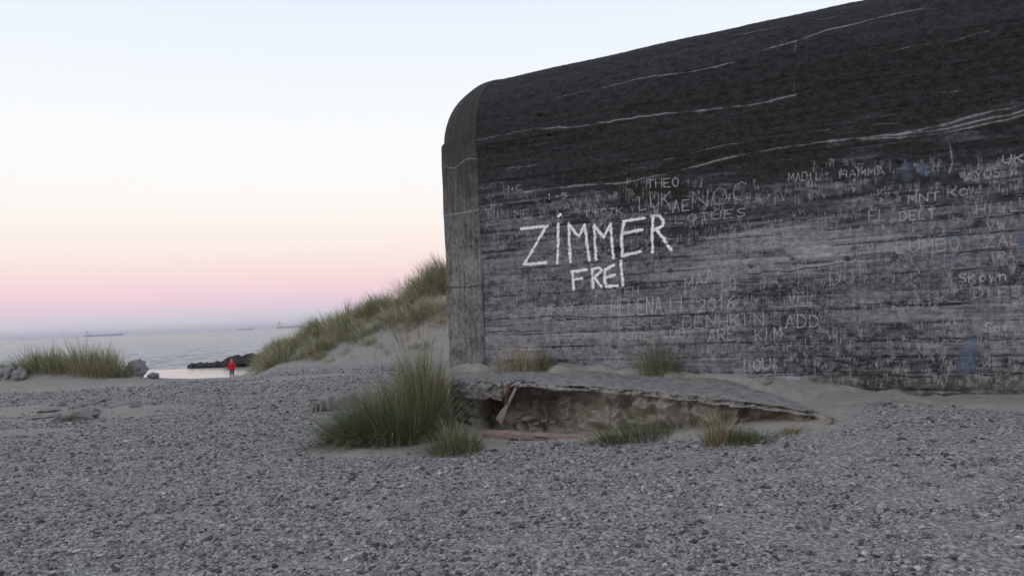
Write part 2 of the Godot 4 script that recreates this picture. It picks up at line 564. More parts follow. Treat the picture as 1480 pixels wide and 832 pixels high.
func wall_at(px: float, py: float) -> Vector2:   # pixel to (s, t) on the front wall's skin
	var r := ray(px, py)
	var o := EYE - seam
	var on := o.dot(wnor)
	var rn := r.dot(wnor)
	var k := -on / rn
	var y := EYE.y + r.y * k
	var t := y - BASE_Y
	if y > TOP_Y:
		var a := rn * rn + r.y * r.y
		var cy := EYE.y - TOP_Y
		var cn := on + TOP_R
		var b := 2.0 * (cn * rn + cy * r.y)
		var c := cn * cn + cy * cy - TOP_R * TOP_R
		var disc := b * b - 4.0 * a * c
		k = (-b - sqrt(maxf(disc, 0.0))) / (2.0 * a)
		var ang := atan2(cy + r.y * k, cn + rn * k)
		t = (TOP_Y - BASE_Y) + TOP_R * clampf(ang, 0.0, PI * 0.5)
	var p := EYE + r * k
	return Vector2((p - seam).dot(wdir), t)

# --- the skin texture of the front wall, painted in wall metres
var tw := 1536
var th := 1088
var tr: PackedFloat32Array
var tg: PackedFloat32Array
var tb: PackedFloat32Array
var thgt: PackedFloat32Array

func dab(s: float, t: float, rad: float, c: Color, alpha: float, depth := 0.0):
	var sx := tw / TEX_L
	var sy := th / WALL_T
	var cx := s * sx
	var cy := t * sy
	var x0 := maxi(0, int(cx - rad * sx - 1)); var x1 := mini(tw - 1, int(cx + rad * sx + 1))
	var y0 := maxi(0, int(cy - rad * sy - 1)); var y1 := mini(th - 1, int(cy + rad * sy + 1))
	for y in range(y0, y1 + 1):
		for x in range(x0, x1 + 1):
			var d := Vector2((x - cx) / sx, (y - cy) / sy).length() / rad
			if d >= 1.0: continue
			var a := alpha * minf(1.0, (1.0 - d) * 2.0)
			var k := y * tw + x
			tr[k] = lerpf(tr[k], c.r, a); tg[k] = lerpf(tg[k], c.g, a); tb[k] = lerpf(tb[k], c.b, a)
			if depth != 0.0: thgt[k] = minf(thgt[k], thgt[k] * (1 - a) + a * (0.5 - depth)) if depth > 0.0 else thgt[k] - a * depth

func stroke(pts: Array, rad: float, c: Color, alpha: float, depth := 0.0, rough := 0.35, low := false):
	for k in pts.size() - 1:
		var a: Vector2 = pts[k]
		var b: Vector2 = pts[k + 1]
		var n := maxi(1, int((b - a).length() / (rad * 0.7)))
		for i in n + 1:
			var p := a.lerp(b, float(i) / n)
			var w := 1.0 + rough * na.get_noise_2d(p.x * 40.0, p.y * 40.0)
			var f := clampf(0.85 + 0.6 * na.get_noise_2d(p.x * 9.0 + 3.0, p.y * 9.0), 0.3, 1.0)
			if low:   # lime lines swell and die away along their length
				f = clampf(0.62 + 0.8 * na.get_noise_2d(p.x * 1.3 + 3.0, p.y * 2.0) + 0.4 * na.get_noise_2d(p.x * 7.0, p.y * 5.0), 0.28 if alpha > 0.55 else 0.08, 1.0)
				w = 0.3 + 0.6 * f + 0.25 * na.get_noise_2d(p.x * 30.0, p.y * 30.0)
			dab(p.x, p.y, rad * w, c, alpha * f, depth)

func px_line(pts: Array, rad: float, c: Color, alpha: float, wob := 0.012, depth := 0.0):
	# a mark on the wall through photo pixels, with a natural wobble between them
	var out := []
	for k in pts.size() - 1:
		var a := wall_at(pts[k][0], pts[k][1])
		var b := wall_at(pts[k + 1][0], pts[k + 1][1])
		var n := maxi(1, int((b - a).length() / 0.08))
		for i in n:
			var p := a.lerp(b, float(i) / n)
			out.append(p + Vector2(0, wob * na.get_noise_2d(p.x * 3.0, p.y * 3.0 + 50.0) + wob * 0.5 * na.get_noise_2d(p.x * 11.0, p.y)))
	out.append(wall_at(pts[-1][0], pts[-1][1]))
	stroke(out, rad, c, alpha, depth, 0.35, depth == 0.0)

const GLYPH := {
	"A": [[0, 0, 2, 6, 4, 0], [0.7, 2, 3.3, 2]], "B": [[0, 0, 0, 6, 3, 6, 3.6, 4.5, 3, 3.2, 0, 3.2], [3, 3.2, 4, 1.8, 3.2, 0, 0, 0]], "C": [[4, 5, 2.6, 6, 0.8, 5.2, 0, 3, 0.8, 0.8, 2.6, 0, 4, 0.9]],
	"D": [[0, 0, 0, 6, 2.4, 5.7, 4, 3.6, 3.6, 1.4, 2, 0, 0, 0]], "E": [[4, 6, 0, 6, 0, 0, 4, 0], [0, 3, 3, 3]], "F": [[4, 6, 0, 6, 0, 0], [0, 3, 3, 3]], "H": [[0, 0, 0, 6], [4, 0, 4, 6], [0, 3, 4, 3]],
	"I": [[1, 0, 1, 6]], "J": [[0, 1, 1.4, 0, 3, 1, 3, 6], [1, 6, 4, 6]], "K": [[0, 0, 0, 6], [4, 6, 0, 2.6], [1, 3.4, 4, 0]], "L": [[0, 6, 0, 0, 3.4, 0]], "M": [[0, 0, 0, 6, 2, 2.5, 4, 6, 4, 0]], "N": [[0, 0, 0, 6, 4, 0, 4, 6]],
	"O": [[2, 6, 0.3, 4.6, 0, 2.6, 1, 0.3, 2.6, 0, 4, 2, 3.7, 4.6, 2, 6]], "P": [[0, 0, 0, 6, 3, 6, 4, 4.6, 3, 3, 0, 3]], "R": [[0, 0, 0, 6, 3, 6, 4, 4.6, 3, 3.2, 0, 3], [1.5, 3, 4, 0]], "S": [[4, 5.4, 2, 6, 0.4, 5, 1, 3.6, 3.4, 2.6, 3.8, 1, 2, 0, 0, 0.8]],
	"T": [[2, 0, 2, 6], [0, 6, 4, 6]], "U": [[0, 6, 0, 1.2, 1.6, 0, 3.2, 0.6, 4, 2, 4, 6]], "V": [[0, 6, 2, 0, 4, 6]], "W": [[0, 6, 1, 0, 2, 4, 3, 0, 4, 6]], "X": [[0, 0, 4, 6], [0, 6, 4, 0]], "Y": [[0, 6, 2, 3, 4, 6], [2, 3, 2, 0]], "Z": [[0, 6, 4, 6, 0, 0, 4, 0]],
	"0": [[2, 6, 0.3, 4.6, 0, 2.6, 1, 0.3, 2.6, 0, 4, 2, 3.7, 4.6, 2, 6]], "1": [[0.6, 4.6, 2, 6, 2, 0]], "2": [[0, 4.6, 1.4, 6, 3.6, 5.2, 3.4, 3.4, 0, 0, 4, 0]], "5": [[3.8, 6, 0.4, 6, 0.2, 3.4, 2.4, 3.8, 4, 2.2, 3, 0.2, 0, 0.4]], "6": [[3.6, 6, 1, 4.2, 0, 1.8, 1.4, 0, 3.4, 0.4, 3.8, 2.2, 2, 3.2, 0.4, 2]], "+": [[2, 1.4, 2, 4.6], [0.4, 3, 3.6, 3]],
	"k": [[0, 0, 0, 6], [3, 4, 0, 1.8], [1, 2.4, 3.2, 0]], "o": [[2, 4, 0.4, 3, 0.4, 1, 2, 0, 3.4, 1, 3.4, 3, 2, 4]], "w": [[0, 4, 1, 0, 2, 3, 3, 0, 4, 4]], "n": [[0, 0, 0, 4, 0.2, 2.8, 1.8, 4, 3.2, 3.2, 3.2, 0]], "f": [[3, 6, 1.6, 5.4, 1.4, 0], [0.2, 3.4, 2.8, 3.4]], ".": [[1.8, 2.8, 2.2, 2.8]]}

func word(text: String, x0: float, y0: float, x1: float, y1: float, hgt: float, alpha := 0.5, rad := 0.0098):
	var n := text.length()
	var adv := 1.0 / n
	for i in n:
		var ch := text[i]
		if not GLYPH.has(ch): continue
		var bx := lerpf(x0, x1, i * adv)
		var by := lerpf(y0, y1, i * adv)
		var w := (x1 - x0) * adv * 0.72
		var slope := (y1 - y0) / maxf(1.0, x1 - x0)
		var dh := hgt * (0.92 + 0.16 * hash1(i, int(x0)))
		for line in GLYPH[ch]:
			var pts := []
			for k in range(0, line.size(), 2):
				var gx: float = line[k] / 4.0 * w + hgt * 0.05 * (hash1(k + i * 7, int(y0)) - 0.5)
				pts.append(wall_at(bx + gx, by + slope * gx - line[k + 1] / 6.0 * dh))
			stroke(pts, rad, Color(0.4, 0.4, 0.41), minf(1.0, alpha * 1.2), 0.25)

func paint_wall():
	var n := tw * th
	tr.resize(n); tg.resize(n); tb.resize(n); thgt.resize(n)
	var fine := noise_bytes(1024, 0.16, 101, FastNoiseLite.TYPE_SIMPLEX_SMOOTH, 3)
	var cloud := noise_bytes(1024, 0.008, 111)
	var streak := noise_bytes(1024, 0.03, 121)
	var mott := noise_bytes(1024, 0.055, 131, FastNoiseLite.TYPE_SIMPLEX_SMOOTH, 4)
	# patches rubbed pale or stained dark: s, height, half sizes, change of base colour
	var worn := []
	for a in [[1120, 352, 1.3, 0.22, 0.11], [1030, 392, 1.1, 0.13, 0.1], [1240, 362, 0.9, 0.16, 0.09], [735, 470, 0.55, 0.9, 0.06], [1000, 332, 0.6, 0.1, -0.08], [1270, 500, 1.5, 0.5, -0.055], [1150, 425, 0.7, 0.2, -0.05], [900, 345, 0.6, 0.25, -0.05], [860, 470, 0.9, 0.3, 0.035], [1100, 552, 1.2, 0.09, 0.12], [1440, 400, 0.8, 0.4, -0.03], [1310, 455, 0.5, 0.1, 0.06]]:
		var w := wall_at(a[0], a[1])
		worn.append([w.x, w.y + BASE_Y, a[2], a[3], a[4]])
	var sx := TEX_L / tw
	var sy := WALL_T / th
	for y in th:
		var t := (y + 0.5) * sy
		var yy := t + BASE_Y
		var near := []
		for w in worn:
			if absf(yy - w[1]) < w[3] * 1.4: near.append(w)
		for x in tw:
			var s := (x + 0.5) * sx
			var k := y * tw + x
			var f := fine[((y) & 1023) * 1024 + (x & 1023)] / 255.0
			var cl := cloud[((y * 2 + 37) & 1023) * 1024 + ((x >> 1) & 1023)] / 255.0
			var st := streak[((y * 2) & 1023) * 1024 + ((x / 9 + 11) & 1023)] / 255.0
			var st2 := streak[((y * 5 + 400) & 1023) * 1024 + ((x / 14 + 300) & 1023)] / 255.0
			var vg := streak[((y / 10 + 90) & 1023) * 1024 + ((x * 2) & 1023)] / 255.0
			var bt := 0.0
			var edge := 1.0
			var b := (t + 0.012 * sin(s * 0.9 + t)) / BOARD
			var bi := int(b)
			bt = hash1(bi, int(floorf(s / 2.7 + hash1(bi, 9) * 3.0)))
			var mo := mott[((y + 210) & 1023) * 1024 + ((x / 2 + 77) & 1023)] / 255.0
			# black weathering crust: ragged patches, densest towards the top of the wall
			var yb := 3.25 - 0.5 * smoothstep(0.4, 3.0, s)
			var m := smoothstep(-0.5, 0.75, (yy - yb) + (st - 0.5) * 1.4 + (cl - 0.5) * 1.7 + (mo - 0.5) * 1.3 + (bt - 0.5) * 0.45)
			var mo2 := mott[((y * 2) & 1023) * 1024 + ((x + 500) & 1023)] / 255.0
			var low := 0.155 + 0.08 * (st2 - 0.5) + 0.1 * (cl - 0.5) + 0.085 * (bt - 0.5) + 0.13 * (f - 0.5) + 0.05 * (vg - 0.5) + 0.17 * (mo - 0.5) + 0.12 * (mo2 - 0.5)
			if f > 0.72: low -= 0.05
			# the lower courses by the rounded corner are the palest
			for w in near:
				var ux: float = (s - w[0]) / w[2]
				var uy: float = (yy - w[1]) / w[3]
				var uu := ux * ux + uy * uy
				if uu < 1.6: low += w[4] * (1.0 - smoothstep(0.2, 1.6, uu + (st - 0.5) * 1.6 + (f - 0.5) * 0.5))
			low = maxf(low, 0.03)
			var dark := 0.026 + 0.006 * (st - 0.4) + 0.024 * (f - 0.5) + 0.005 * (st2 - 0.5) + 0.01 * (bt - 0.5) + 0.026 * (mo - 0.5) + 0.02 * (mo2 - 0.5)
			if f < 0.17: dark += 0.035
			dark = maxf(dark, 0.008)
			var v := lerpf(low, dark, m)
			# dark runs in the lower part
			v *= 1.0 - 0.5 * smoothstep(0.62, 0.78, st2) * (1.0 - m)
			tr[k] = v; tg[k] = v * 0.98; tb[k] = v * 1.075
			thgt[k] = 0.5 + 0.4 * (f - 0.5) + 0.08 * (st2 - 0.5) + 0.35 * (mo2 - 0.5) + 0.05 * (vg - 0.5)
	# greenish and blueish film low on the wall
	for a in [[860, 505, 0.5, 0.05], [980, 500, 0.6, 0.06], [1060, 500, 0.7, 0.06], [1130, 515, 0.5, 0.05], [760, 275, 0.6, 0.1], [1340, 250, 0.5, 0.08], [1250, 330, 0.4, 0.06], [1130, 305, 0.5, 0.06]]:
		var c := wall_at(a[0], a[1])
		for i in 140:
			var p: Vector2 = c + Vector2(rng.randfn(0, a[2]), rng.randfn(0, a[3] * 1.6))
			dab(p.x, p.y, rng.randf_range(0.02, 0.07), Color(0.075, 0.095, 0.105), 0.16)
	# brown-green growth at the foot
	for i in 500:
		var q := wall_at(rng.randf_range(1150, 1480), rng.randf_range(540, 578))
		dab(q.x, q.y, rng.randf_range(0.015, 0.06), Color(0.05, 0.052, 0.035), 0.3)
	var pale := Color(0.36, 0.36, 0.37)
	# lime lines and pour joints
	for l in [
			[[[645, 226], [690, 203], [760, 188], [779, 185]], 0.008, 0.35], [[[779, 186], [830, 183], [880, 176], [945, 166], [1010, 161], [1075, 153], [1105, 148], [1150, 137]], 0.013, 0.6],
			[[[805, 141], [880, 124], [925, 113], [1000, 104], [1060, 90]], 0.01, 0.7], [[[1090, 76], [1148, 60], [1200, 42], [1260, 29], [1335, 12]], 0.011, 0.75], [[[1010, 58], [1060, 50], [1150, 35], [1215, 22]], 0.007, 0.4],
			[[[755, 278], [830, 269], [905, 264], [960, 252], [1040, 231], [1100, 218], [1200, 204], [1290, 195], [1370, 186], [1480, 160]], 0.012, 0.8], [[[960, 231], [1040, 212], [1130, 196], [1200, 187]], 0.009, 0.28], [[[1290, 195], [1340, 186], [1400, 170], [1480, 150]], 0.03, 0.3],
			[[[1200, 203], [1300, 199], [1380, 190], [1480, 166]], 0.018, 0.35], [[[1335, 68], [1390, 56], [1430, 45]], 0.008, 0.35], [[[1295, 72], [1350, 62]], 0.006, 0.3], [[[1230, 185], [1300, 178]], 0.008, 0.3], [[[1320, 136], [1385, 131]], 0.012, 0.35],
			[[[690, 300], [745, 292], [770, 290], [783, 282]], 0.009, 0.5], [[[1080, 95], [1105, 85]], 0.006, 0.4], [[[1149, 75], [1151, 58], [1150, 42]], 0.008, 0.4], [[[1147, 133], [1148, 112]], 0.005, 0.2], [[[1371, 203], [1375, 220], [1377, 236], [1372, 250]], 0.013, 0.75],
			[[[1372, 266], [1372, 278]], 0.01, 0.4], [[[1380, 246], [1410, 240], [1480, 226]], 0.012, 0.25], [[[940, 394], [1010, 392], [1060, 390], [1140, 388], [1230, 380], [1290, 371]], 0.016, 0.45], [[[960, 345], [1040, 342], [1100, 332], [1180, 326]], 0.02, 0.3], [[[1080, 358], [1150, 352], [1230, 346]], 0.022, 0.28],
			[[[1120, 445], [1178, 441]], 0.02, 0.35], [[[1250, 462], [1310, 455]], 0.03, 0.22], [[[1330, 438], [1400, 436], [1480, 445]], 0.012, 0.25], [[[1180, 372], [1260, 365], [1290, 364]], 0.016, 0.3], [[[1340, 364], [1390, 358]], 0.01, 0.4], [[[1330, 390], [1370, 386]], 0.01, 0.35]]:
		px_line(l[0], l[1] * 0.72, pale, l[2])
		px_line(l[0], l[1] * 3.2, pale, l[2] * 0.07)      # lime bled into the skin beside the line
	# dark cracks along the boards
	for l in [[[965, 342], [1030, 340], [1120, 322], [1200, 312]], [[1080, 396], [1160, 390], [1240, 380]], [[1270, 350], [1320, 344], [1390, 336]], [[1300, 305], [1380, 295], [1480, 284]], [[1380, 318], [1480, 308]], [[1230, 440], [1320, 440], [1400, 438]],
			[[700, 462], [800, 458], [880, 458]], [[700, 480], [780, 478]], [[860, 418], [940, 410], [1000, 404]], [[1080, 500], [1180, 497], [1300, 494], [1480, 490]], [[1060, 520], [1200, 516], [1330, 516]], [[940, 318], [1000, 322], [1060, 316]], [[1220, 540], [1330, 545], [1480, 540]], [[1040, 544], [1120, 543], [1190, 541]]]:
		px_line(l, 0.011, Color(0.02, 0.02, 0.022), 0.75, 0.02, 0.4)
	# every board joint keeps a broken dark line
	for bi in 34:
		var line := []
		var lower := 1.0 if bi * BOARD + BASE_Y < 3.2 else 0.7
		for k in 90:
			var u := k * 0.1
			line.append(Vector2(u, bi * BOARD - 0.012 * sin(u * 0.9 + bi * BOARD) + 0.006 * na.get_noise_2d(u * 3.0, bi * 5.0)))
		stroke(line, 0.013, Color(0.02, 0.02, 0.023), 0.6 * lower, 0.3, 0.5, true)
	# water runs: thin upright traces, some dark, some limy
	for i in 130:
		var q := wall_at(rng.randf_range(700, 1480), rng.randf_range(150, 480))
		var run := rng.randf_range(0.15, 0.8)
		stroke([q, q + Vector2(rng.randf_range(-0.02, 0.02), -run * 0.5), q + Vector2(rng.randf_range(-0.03, 0.03), -run)], rng.randf_range(0.006, 0.02), Color(0.02, 0.02, 0.022) if rng.randf() < 0.6 or q.y + BASE_Y > 2.6 else Color(0.24, 0.24, 0.25), rng.randf_range(0.06, 0.22), 0.0, 0.5)
	for i in 120:
		var q := wall_at(rng.randf_range(695, 1480), rng.randf_range(290, 560))
		var bb := board_of(q.x, q.y)
		var ty := bb.x * BOARD
		var run := rng.randf_range(0.3, 1.6)
		stroke([Vector2(q.x, ty), Vector2(q.x + run * 0.5, ty + rng.randf_range(-0.01, 0.01)), Vector2(q.x + run, ty + rng.randf_range(-0.015, 0.015))], rng.randf_range(0.006, 0.014), Color(0.022, 0.022, 0.024), rng.randf_range(0.25, 0.7), 0.3, 0.5, true)
	# scratched letters that can be read
	for a in [["THEO", 935, 272, 984, 269, 13, 0.6], ["LUK", 924, 304, 972, 296, 20, 0.65], ["AE", 972, 307, 1000, 303, 16, 0.65], ["NOC", 1001, 302, 1088, 287, 26, 0.42], ["LOTUES", 976, 323, 1082, 312, 11, 0.5], ["I+OTK", 846, 312, 902, 309, 9, 0.5], ["1+5", 790, 289, 822, 286, 8, 0.45], ["H+C", 728, 279, 755, 275, 9, 0.4],
			["MI", 706, 318, 728, 316, 12, 0.35], ["ME", 744, 316, 768, 314, 12, 0.35], ["AU", 815, 304, 842, 302, 10, 0.35], ["HELENA", 883, 456, 960, 453, 23, 0.95], ["LL", 969, 450, 1000, 448, 20, 0.6], ["2016", 1010, 450, 1066, 446, 18, 0.6], ["JESSY", 788, 455, 832, 451, 13, 0.5], ["KIT++", 838, 451, 872, 448, 10, 0.5],
			["BENHKIN", 987, 475, 1108, 470, 17, 0.5], ["ARE", 1024, 494, 1066, 490, 18, 0.55], ["KIM", 1092, 492, 1132, 489, 16, 0.5], ["ADD", 1135, 474, 1188, 472, 18, 0.6], ["LOUI", 1076, 536, 1130, 534, 17, 0.6], ["LUB", 957, 488, 994, 486, 11, 0.55], ["MAA", 990, 424, 1035, 404, 20, 0.45], ["LB", 1044, 420, 1066, 418, 18, 0.45],
			["PENTE", 897, 491, 940, 489, 9, 0.5], ["YVOTEH", 858, 430, 925, 426, 11, 0.35], ["DELT", 1301, 319, 1356, 315, 14, 0.65], ["MNT", 1313, 294, 1362, 288, 12, 0.5], ["KO", 1370, 284, 1404, 282, 10, 0.45], ["UK", 1450, 236, 1484, 233, 11, 0.65], ["AYOS", 1396, 262, 1450, 254, 12, 0.45], ["I", 1467, 252, 1477, 252, 14, 0.45],
			["HILL", 1412, 310, 1478, 304, 14, 0.4], ["VW", 1426, 333, 1458, 330, 13, 0.4], ["ZAL", 1424, 358, 1480, 352, 15, 0.45], ["LUMBO", 1296, 366, 1392, 360, 17, 0.4], ["TRA", 1430, 376, 1470, 374, 11, 0.4], ["Skown", 1386, 408, 1460, 405, 13, 0.6], ["Sof", 1424, 480, 1462, 478, 13, 0.6], ["DIES", 1408, 430, 1480, 428, 15, 0.35],
			["HAMMA", 1214, 258, 1282, 252, 10, 0.4], ["MADIL", 1140, 263, 1190, 259, 12, 0.4], ["EL", 1256, 320, 1286, 318, 16, 0.35], ["DO", 1200, 412, 1240, 408, 18, 0.35], ["ESKE", 885, 475, 960, 470, 11, 0.3], ["NEF", 815, 472, 870, 470, 11, 0.3], ["VEL", 1140, 440, 1180, 437, 16, 0.35]]:
		word(a[0], a[1], a[2], a[3], a[4], a[5], a[6])
	# long scratches round the big letters
	for l in [[[745, 318], [800, 313], [830, 310]], [[1255, 310], [1295, 345]], [[1040, 286], [1140, 286]]]: px_line(l, 0.012, pale, 0.4)
	# countless worn scratch marks, none of them legible
	for i in 5200:
		var qx := rng.randf_range(700, 1480)
		var top := 285.0 if qx < 900 else (262.0 if qx < 1150 else 235.0)
		var qy := rng.randf_range(top, 540.0 if qx < 1000 else 560.0)
		if na.get_noise_2d(qx * 0.012, qy * 0.03) < -0.25: continue
		var hh := rng.randf_range(3.0, 11.0)
		var lines := []
		match rng.randi() % 6:
			0, 1: lines = [[0, 0, rng.randf_range(-1.5, 1.5), -hh]]
			2: lines = [[0, 0, 0, -hh], [rng.randf_range(3, 6), 0, rng.randf_range(3, 6), -hh]]
			3: lines = [[0, 0, hh * 0.7, -rng.randf_range(0, 2)]]
			4: lines = [[0, -hh, hh * 0.3, 0], [hh * 0.3, 0, hh * 0.6, -hh * 0.9]]
			5: lines = [[0, 0, 0, -hh], [0, -hh, hh * 0.5, -hh * 0.8], [hh * 0.5, -hh * 0.8, hh * 0.1, -hh * 0.4]]
		var al := rng.randf_range(0.1, 0.42)
		for l in lines:
			stroke([wall_at(qx + l[0], qy + l[1]), wall_at(qx + l[2], qy + l[3])], rng.randf_range(0.007, 0.013), Color(0.3, 0.3, 0.31), al, 0.15)
	# old blue spray paint running down
	for a in [[1374, 300, 395, 0.07], [1404, 448, 500, 0.05], [1405, 490, 535, 0.09], [1395, 505, 540, 0.1], [1480, 330, 365, 0.07], [1310, 235, 262, 0.06], [1335, 238, 252, 0.06]]:
		for i in 120:
			var q := wall_at(a[0] + rng.randfn(0, 4.0), rng.randf_range(a[1], a[2]))
			dab(q.x, q.y, rng.randf_range(0.012, a[3]), Color(0.09, 0.13, 0.19), 0.045)
	# hole rims are plain geometry; now hand the buffers over
	var rgb := PackedByteArray(); rgb.resize(n * 3)
	var hb := PackedByteArray(); hb.resize(n)
	var lut := PackedByteArray(); lut.resize(4096)
	for k in 4096: lut[k] = int(Color(k / 4095.0, 0, 0).linear_to_srgb().r * 255.0 + 0.5)
	for k in n:
		rgb[k * 3] = lut[clampi(int(tr[k] * 4095.0), 0, 4095)]
		rgb[k * 3 + 1] = lut[clampi(int(tg[k] * 4095.0), 0, 4095)]
		rgb[k * 3 + 2] = lut[clampi(int(tb[k] * 4095.0), 0, 4095)]
		hb[k] = clampi(int(thgt[k] * 255.0), 0, 255)
	mats.wall = mat(Color.WHITE, 0.92)
	mats.wall.albedo_texture = tex_from(rgb, tw, th)
	var hi := Image.create_from_data(tw, th, false, Image.FORMAT_L8, hb)
	hi.convert(Image.FORMAT_RGBA8)
	hi.bump_map_to_normal_map(2.2)
	mats.wall.normal_enabled = true
	mats.wall.normal_texture = ImageTexture.create_from_image(hi)
	mats.wall.normal_scale = 0.8
	# rounded corner and side: upright narrow boards, paler
	var cw := 512
	var chh := 1024
	var cb := PackedByteArray(); cb.resize(cw * chh * 3)
	for y in chh:
		var t := (y + 0.5) * WALL_T / chh
		var yy := t + BASE_Y
		for x in cw:
			var f := fine[(y & 1023) * 1024 + (x & 1023)] / 255.0
			var vg := streak[((y / 7) & 1023) * 1024 + ((x * 2 + 50) & 1023)] / 255.0
			var vg2 := streak[((y / 20 + 500) & 1023) * 1024 + ((x * 4 + 150) & 1023)] / 255.0
			var cl := cloud[((y * 2) & 1023) * 1024 + ((x + 500) & 1023)] / 255.0
			var m := smoothstep(-0.6, 0.9, (yy - 3.7) + (vg - 0.5) * 2.2 + (cl - 0.5) * 1.6)
			var mo := mott[((y + 40) & 1023) * 1024 + ((x + 300) & 1023)] / 255.0
			var low := 0.132 + 0.1 * (vg - 0.5) + 0.06 * (vg2 - 0.5) + 0.13 * (cl - 0.5) + 0.1 * (f - 0.5) + 0.12 * (mo - 0.5)
			# pour lifts, each a little different
			var yj := yy + 0.015 * sin(x * 0.03)
			var lift := hash1(int(yj > 2.17) + int(yj > 3.45) + int(yj > 2.85) + int(yj > 1.3), 3)
			low *= 0.9 + 0.22 * lift
			var v := lerpf(maxf(low, 0.03), 0.045 + 0.03 * (f - 0.5) + 0.03 * (vg - 0.5), m)
			if absf(yj - 2.17) < 0.014: v *= 0.4
			if absf(yj - 2.85) < 0.008 or absf(yj - 1.3) < 0.007: v *= 0.7
			if absf(yj - 3.45) < 0.016 and f > 0.35: v = lerpf(v, 0.3, 0.6)
			if absf(yj - 4.3 - 0.05 * sin(x * 0.05)) < 0.01 and cl > 0.4: v = lerpf(v, 0.28, 0.5)
			var k := (y * cw + x) * 3
			cb[k] = lut[clampi(int(v * 4095.0), 0, 4095)]
			cb[k + 1] = lut[clampi(int(v * 0.985 * 4095.0), 0, 4095)]
			cb[k + 2] = lut[clampi(int(v * 0.98 * 4095.0), 0, 4095)]
	mats.corner = mat(Color.WHITE, 0.93)
	mats.corner.albedo_texture = tex_from(cb, cw, chh)

func make_bunker():
	for a in [[800, 504], [889, 503], [988, 502], [1085, 498], [970, 392], [1085, 386], [800, 403], [1145, 375], [1225, 375], [1240, 505], [779, 166], [793, 195], [1300, 235], [793, 292]]:
		tie_holes.append(wall_at(a[0], a[1]))
	paint_wall()
	var bunker := thing("bunker", "dark weathered concrete bunker with rounded corner and ZIMMER FREI painted on it", "bunker", seam)
	var to_local := -seam
	# front wall: skin with the relief of its formwork boards
	var ts := axis([[0.0, 0.4, 0.1], [0.4, 5.6, 0.0165], [5.6, 7.5, 0.05]])
	var ss := axis([[0.0, 0.08, 0.01], [0.08, 8.6, 0.03], [8.6, 12.0, 0.1]])
	var v := PackedVector3Array()
	var uv := PackedVector2Array()
	for t in ts:
		for s in ss:
			v.append(wall_point(s, t) + to_local)
			uv.append(Vector2(s / TEX_L, t / WALL_T))
	put(grid_mesh(v, ss.size(), ts.size(), uv), mats.wall, "front_wall", bunker)
	# rounded corner
	v = PackedVector3Array(); uv = PackedVector2Array()
	var centre := seam - wnor * CORNER_R
	var na_ := 90
	var cts := axis([[0.0, 0.4, 0.1], [0.4, 5.1, 0.025], [5.1, 5.26, 0.008], [5.26, 7.5, 0.04]])
	for t in cts:
		var p := profile(t)
		var n := profile_normal(t)
		for i in na_:
			var a := float(i) / (na_ - 1) * PI * 0.5
			var out := (wnor * cos(a) - wdir * sin(a))
			var board := fposmod(a * CORNER_R / 0.11, 1.0)
			var d := (hash1(int(a * CORNER_R / 0.11), 77) - 0.5) * 0.008 - (0.006 if minf(board, 1.0 - board) < 0.1 else 0.0) + 0.01 * na.get_noise_2d(a * 2.0, t * 1.1)
			var yy := p.y
			# each pour lift stands a touch in or out
			d += (hash1(int(yy > 2.17) + int(yy > 3.45), 5) - 0.5) * 0.02
			d -= 0.018 * (1.0 - smoothstep(0.0, 0.02, a))
			if yy < TOP_Y: d += 0.055 * smoothstep(0.3, 0.9, a)
			var rad := maxf(0.0, CORNER_R - p.x)
			v.append(centre + out * (rad + n.x * d) + Vector3.UP * (yy + n.y * d) + to_local)
			uv.append(Vector2(a * CORNER_R / 3.2, t / WALL_T))
	put(grid_mesh(v, na_, cts.size(), uv, PackedColorArray(), true), mats.corner, "rounded_corner", bunker)
	# side wall running back
	v = PackedVector3Array(); uv = PackedVector2Array()
	var sts := axis([[0.0, 5.18, 0.25], [5.18, 7.5, 0.08]])
	for t in sts:
		var p := profile(t)
		for i in 40:
			var g := float(i) / 39.0 * SIDE_L
			var d := 0.055 * float(p.y < TOP_Y) + 0.02 * na.get_noise_2d(g, t)
			v.append(centre - wdir * (CORNER_R - p.x + d) - wnor * g + Vector3.UP * p.y + to_local)
			uv.append(Vector2((2.04 + g) / 3.2, t / WALL_T))
	put(grid_mesh(v, 40, sts.size(), uv, PackedColorArray(), true), mats.corner, "side_wall", bunker)
	# roof, back and far end close the block
	var top := TOP_Y + TOP_R
	var e := profile(WALL_T).x
	var fl := seam - wnor * e - wdir * (CORNER_R - e)
	var q := [Vector2(CORNER_R - e, -e), Vector2(WALL_L, -e), Vector2(WALL_L, -CORNER_R - SIDE_L), Vector2(e - CORNER_R, -CORNER_R - SIDE_L), Vector2(e - CORNER_R, -CORNER_R)]
	var rv := PackedVector3Array()
	q[0] = Vector2(0, -e)
	for c in q: rv.append(wdir * c.x + wnor * c.y + Vector3.UP * (top - 0.002))
	put(index_mesh(rv, PackedInt32Array([0, 1, 2, 0, 2, 3, 0, 3, 4])), mats.slab, "roof", bunker)
	var b0 := -wdir * CORNER_R - wnor * (CORNER_R + SIDE_L)
	var b1 := wdir * WALL_L - wnor * (CORNER_R + SIDE_L)
	var up0 := Vector3.UP * BASE_Y
	var up1 := Vector3.UP * top
	put(index_mesh(PackedVector3Array([b0 + up0, b1 + up0, b1 + up1, b0 + up1]), PackedInt32Array([0, 1, 2, 0, 2, 3])), mats.slab, "back_wall", bunker)
	var f1 := wdir * WALL_L
	put(index_mesh(PackedVector3Array([f1 + up0, b1 + up0, b1 + up1, f1 + up1 - wnor * 0.4]), PackedInt32Array([0, 1, 2, 0, 2, 3])), mats.slab, "end_wall", bunker)
	paint_letters(bunker)

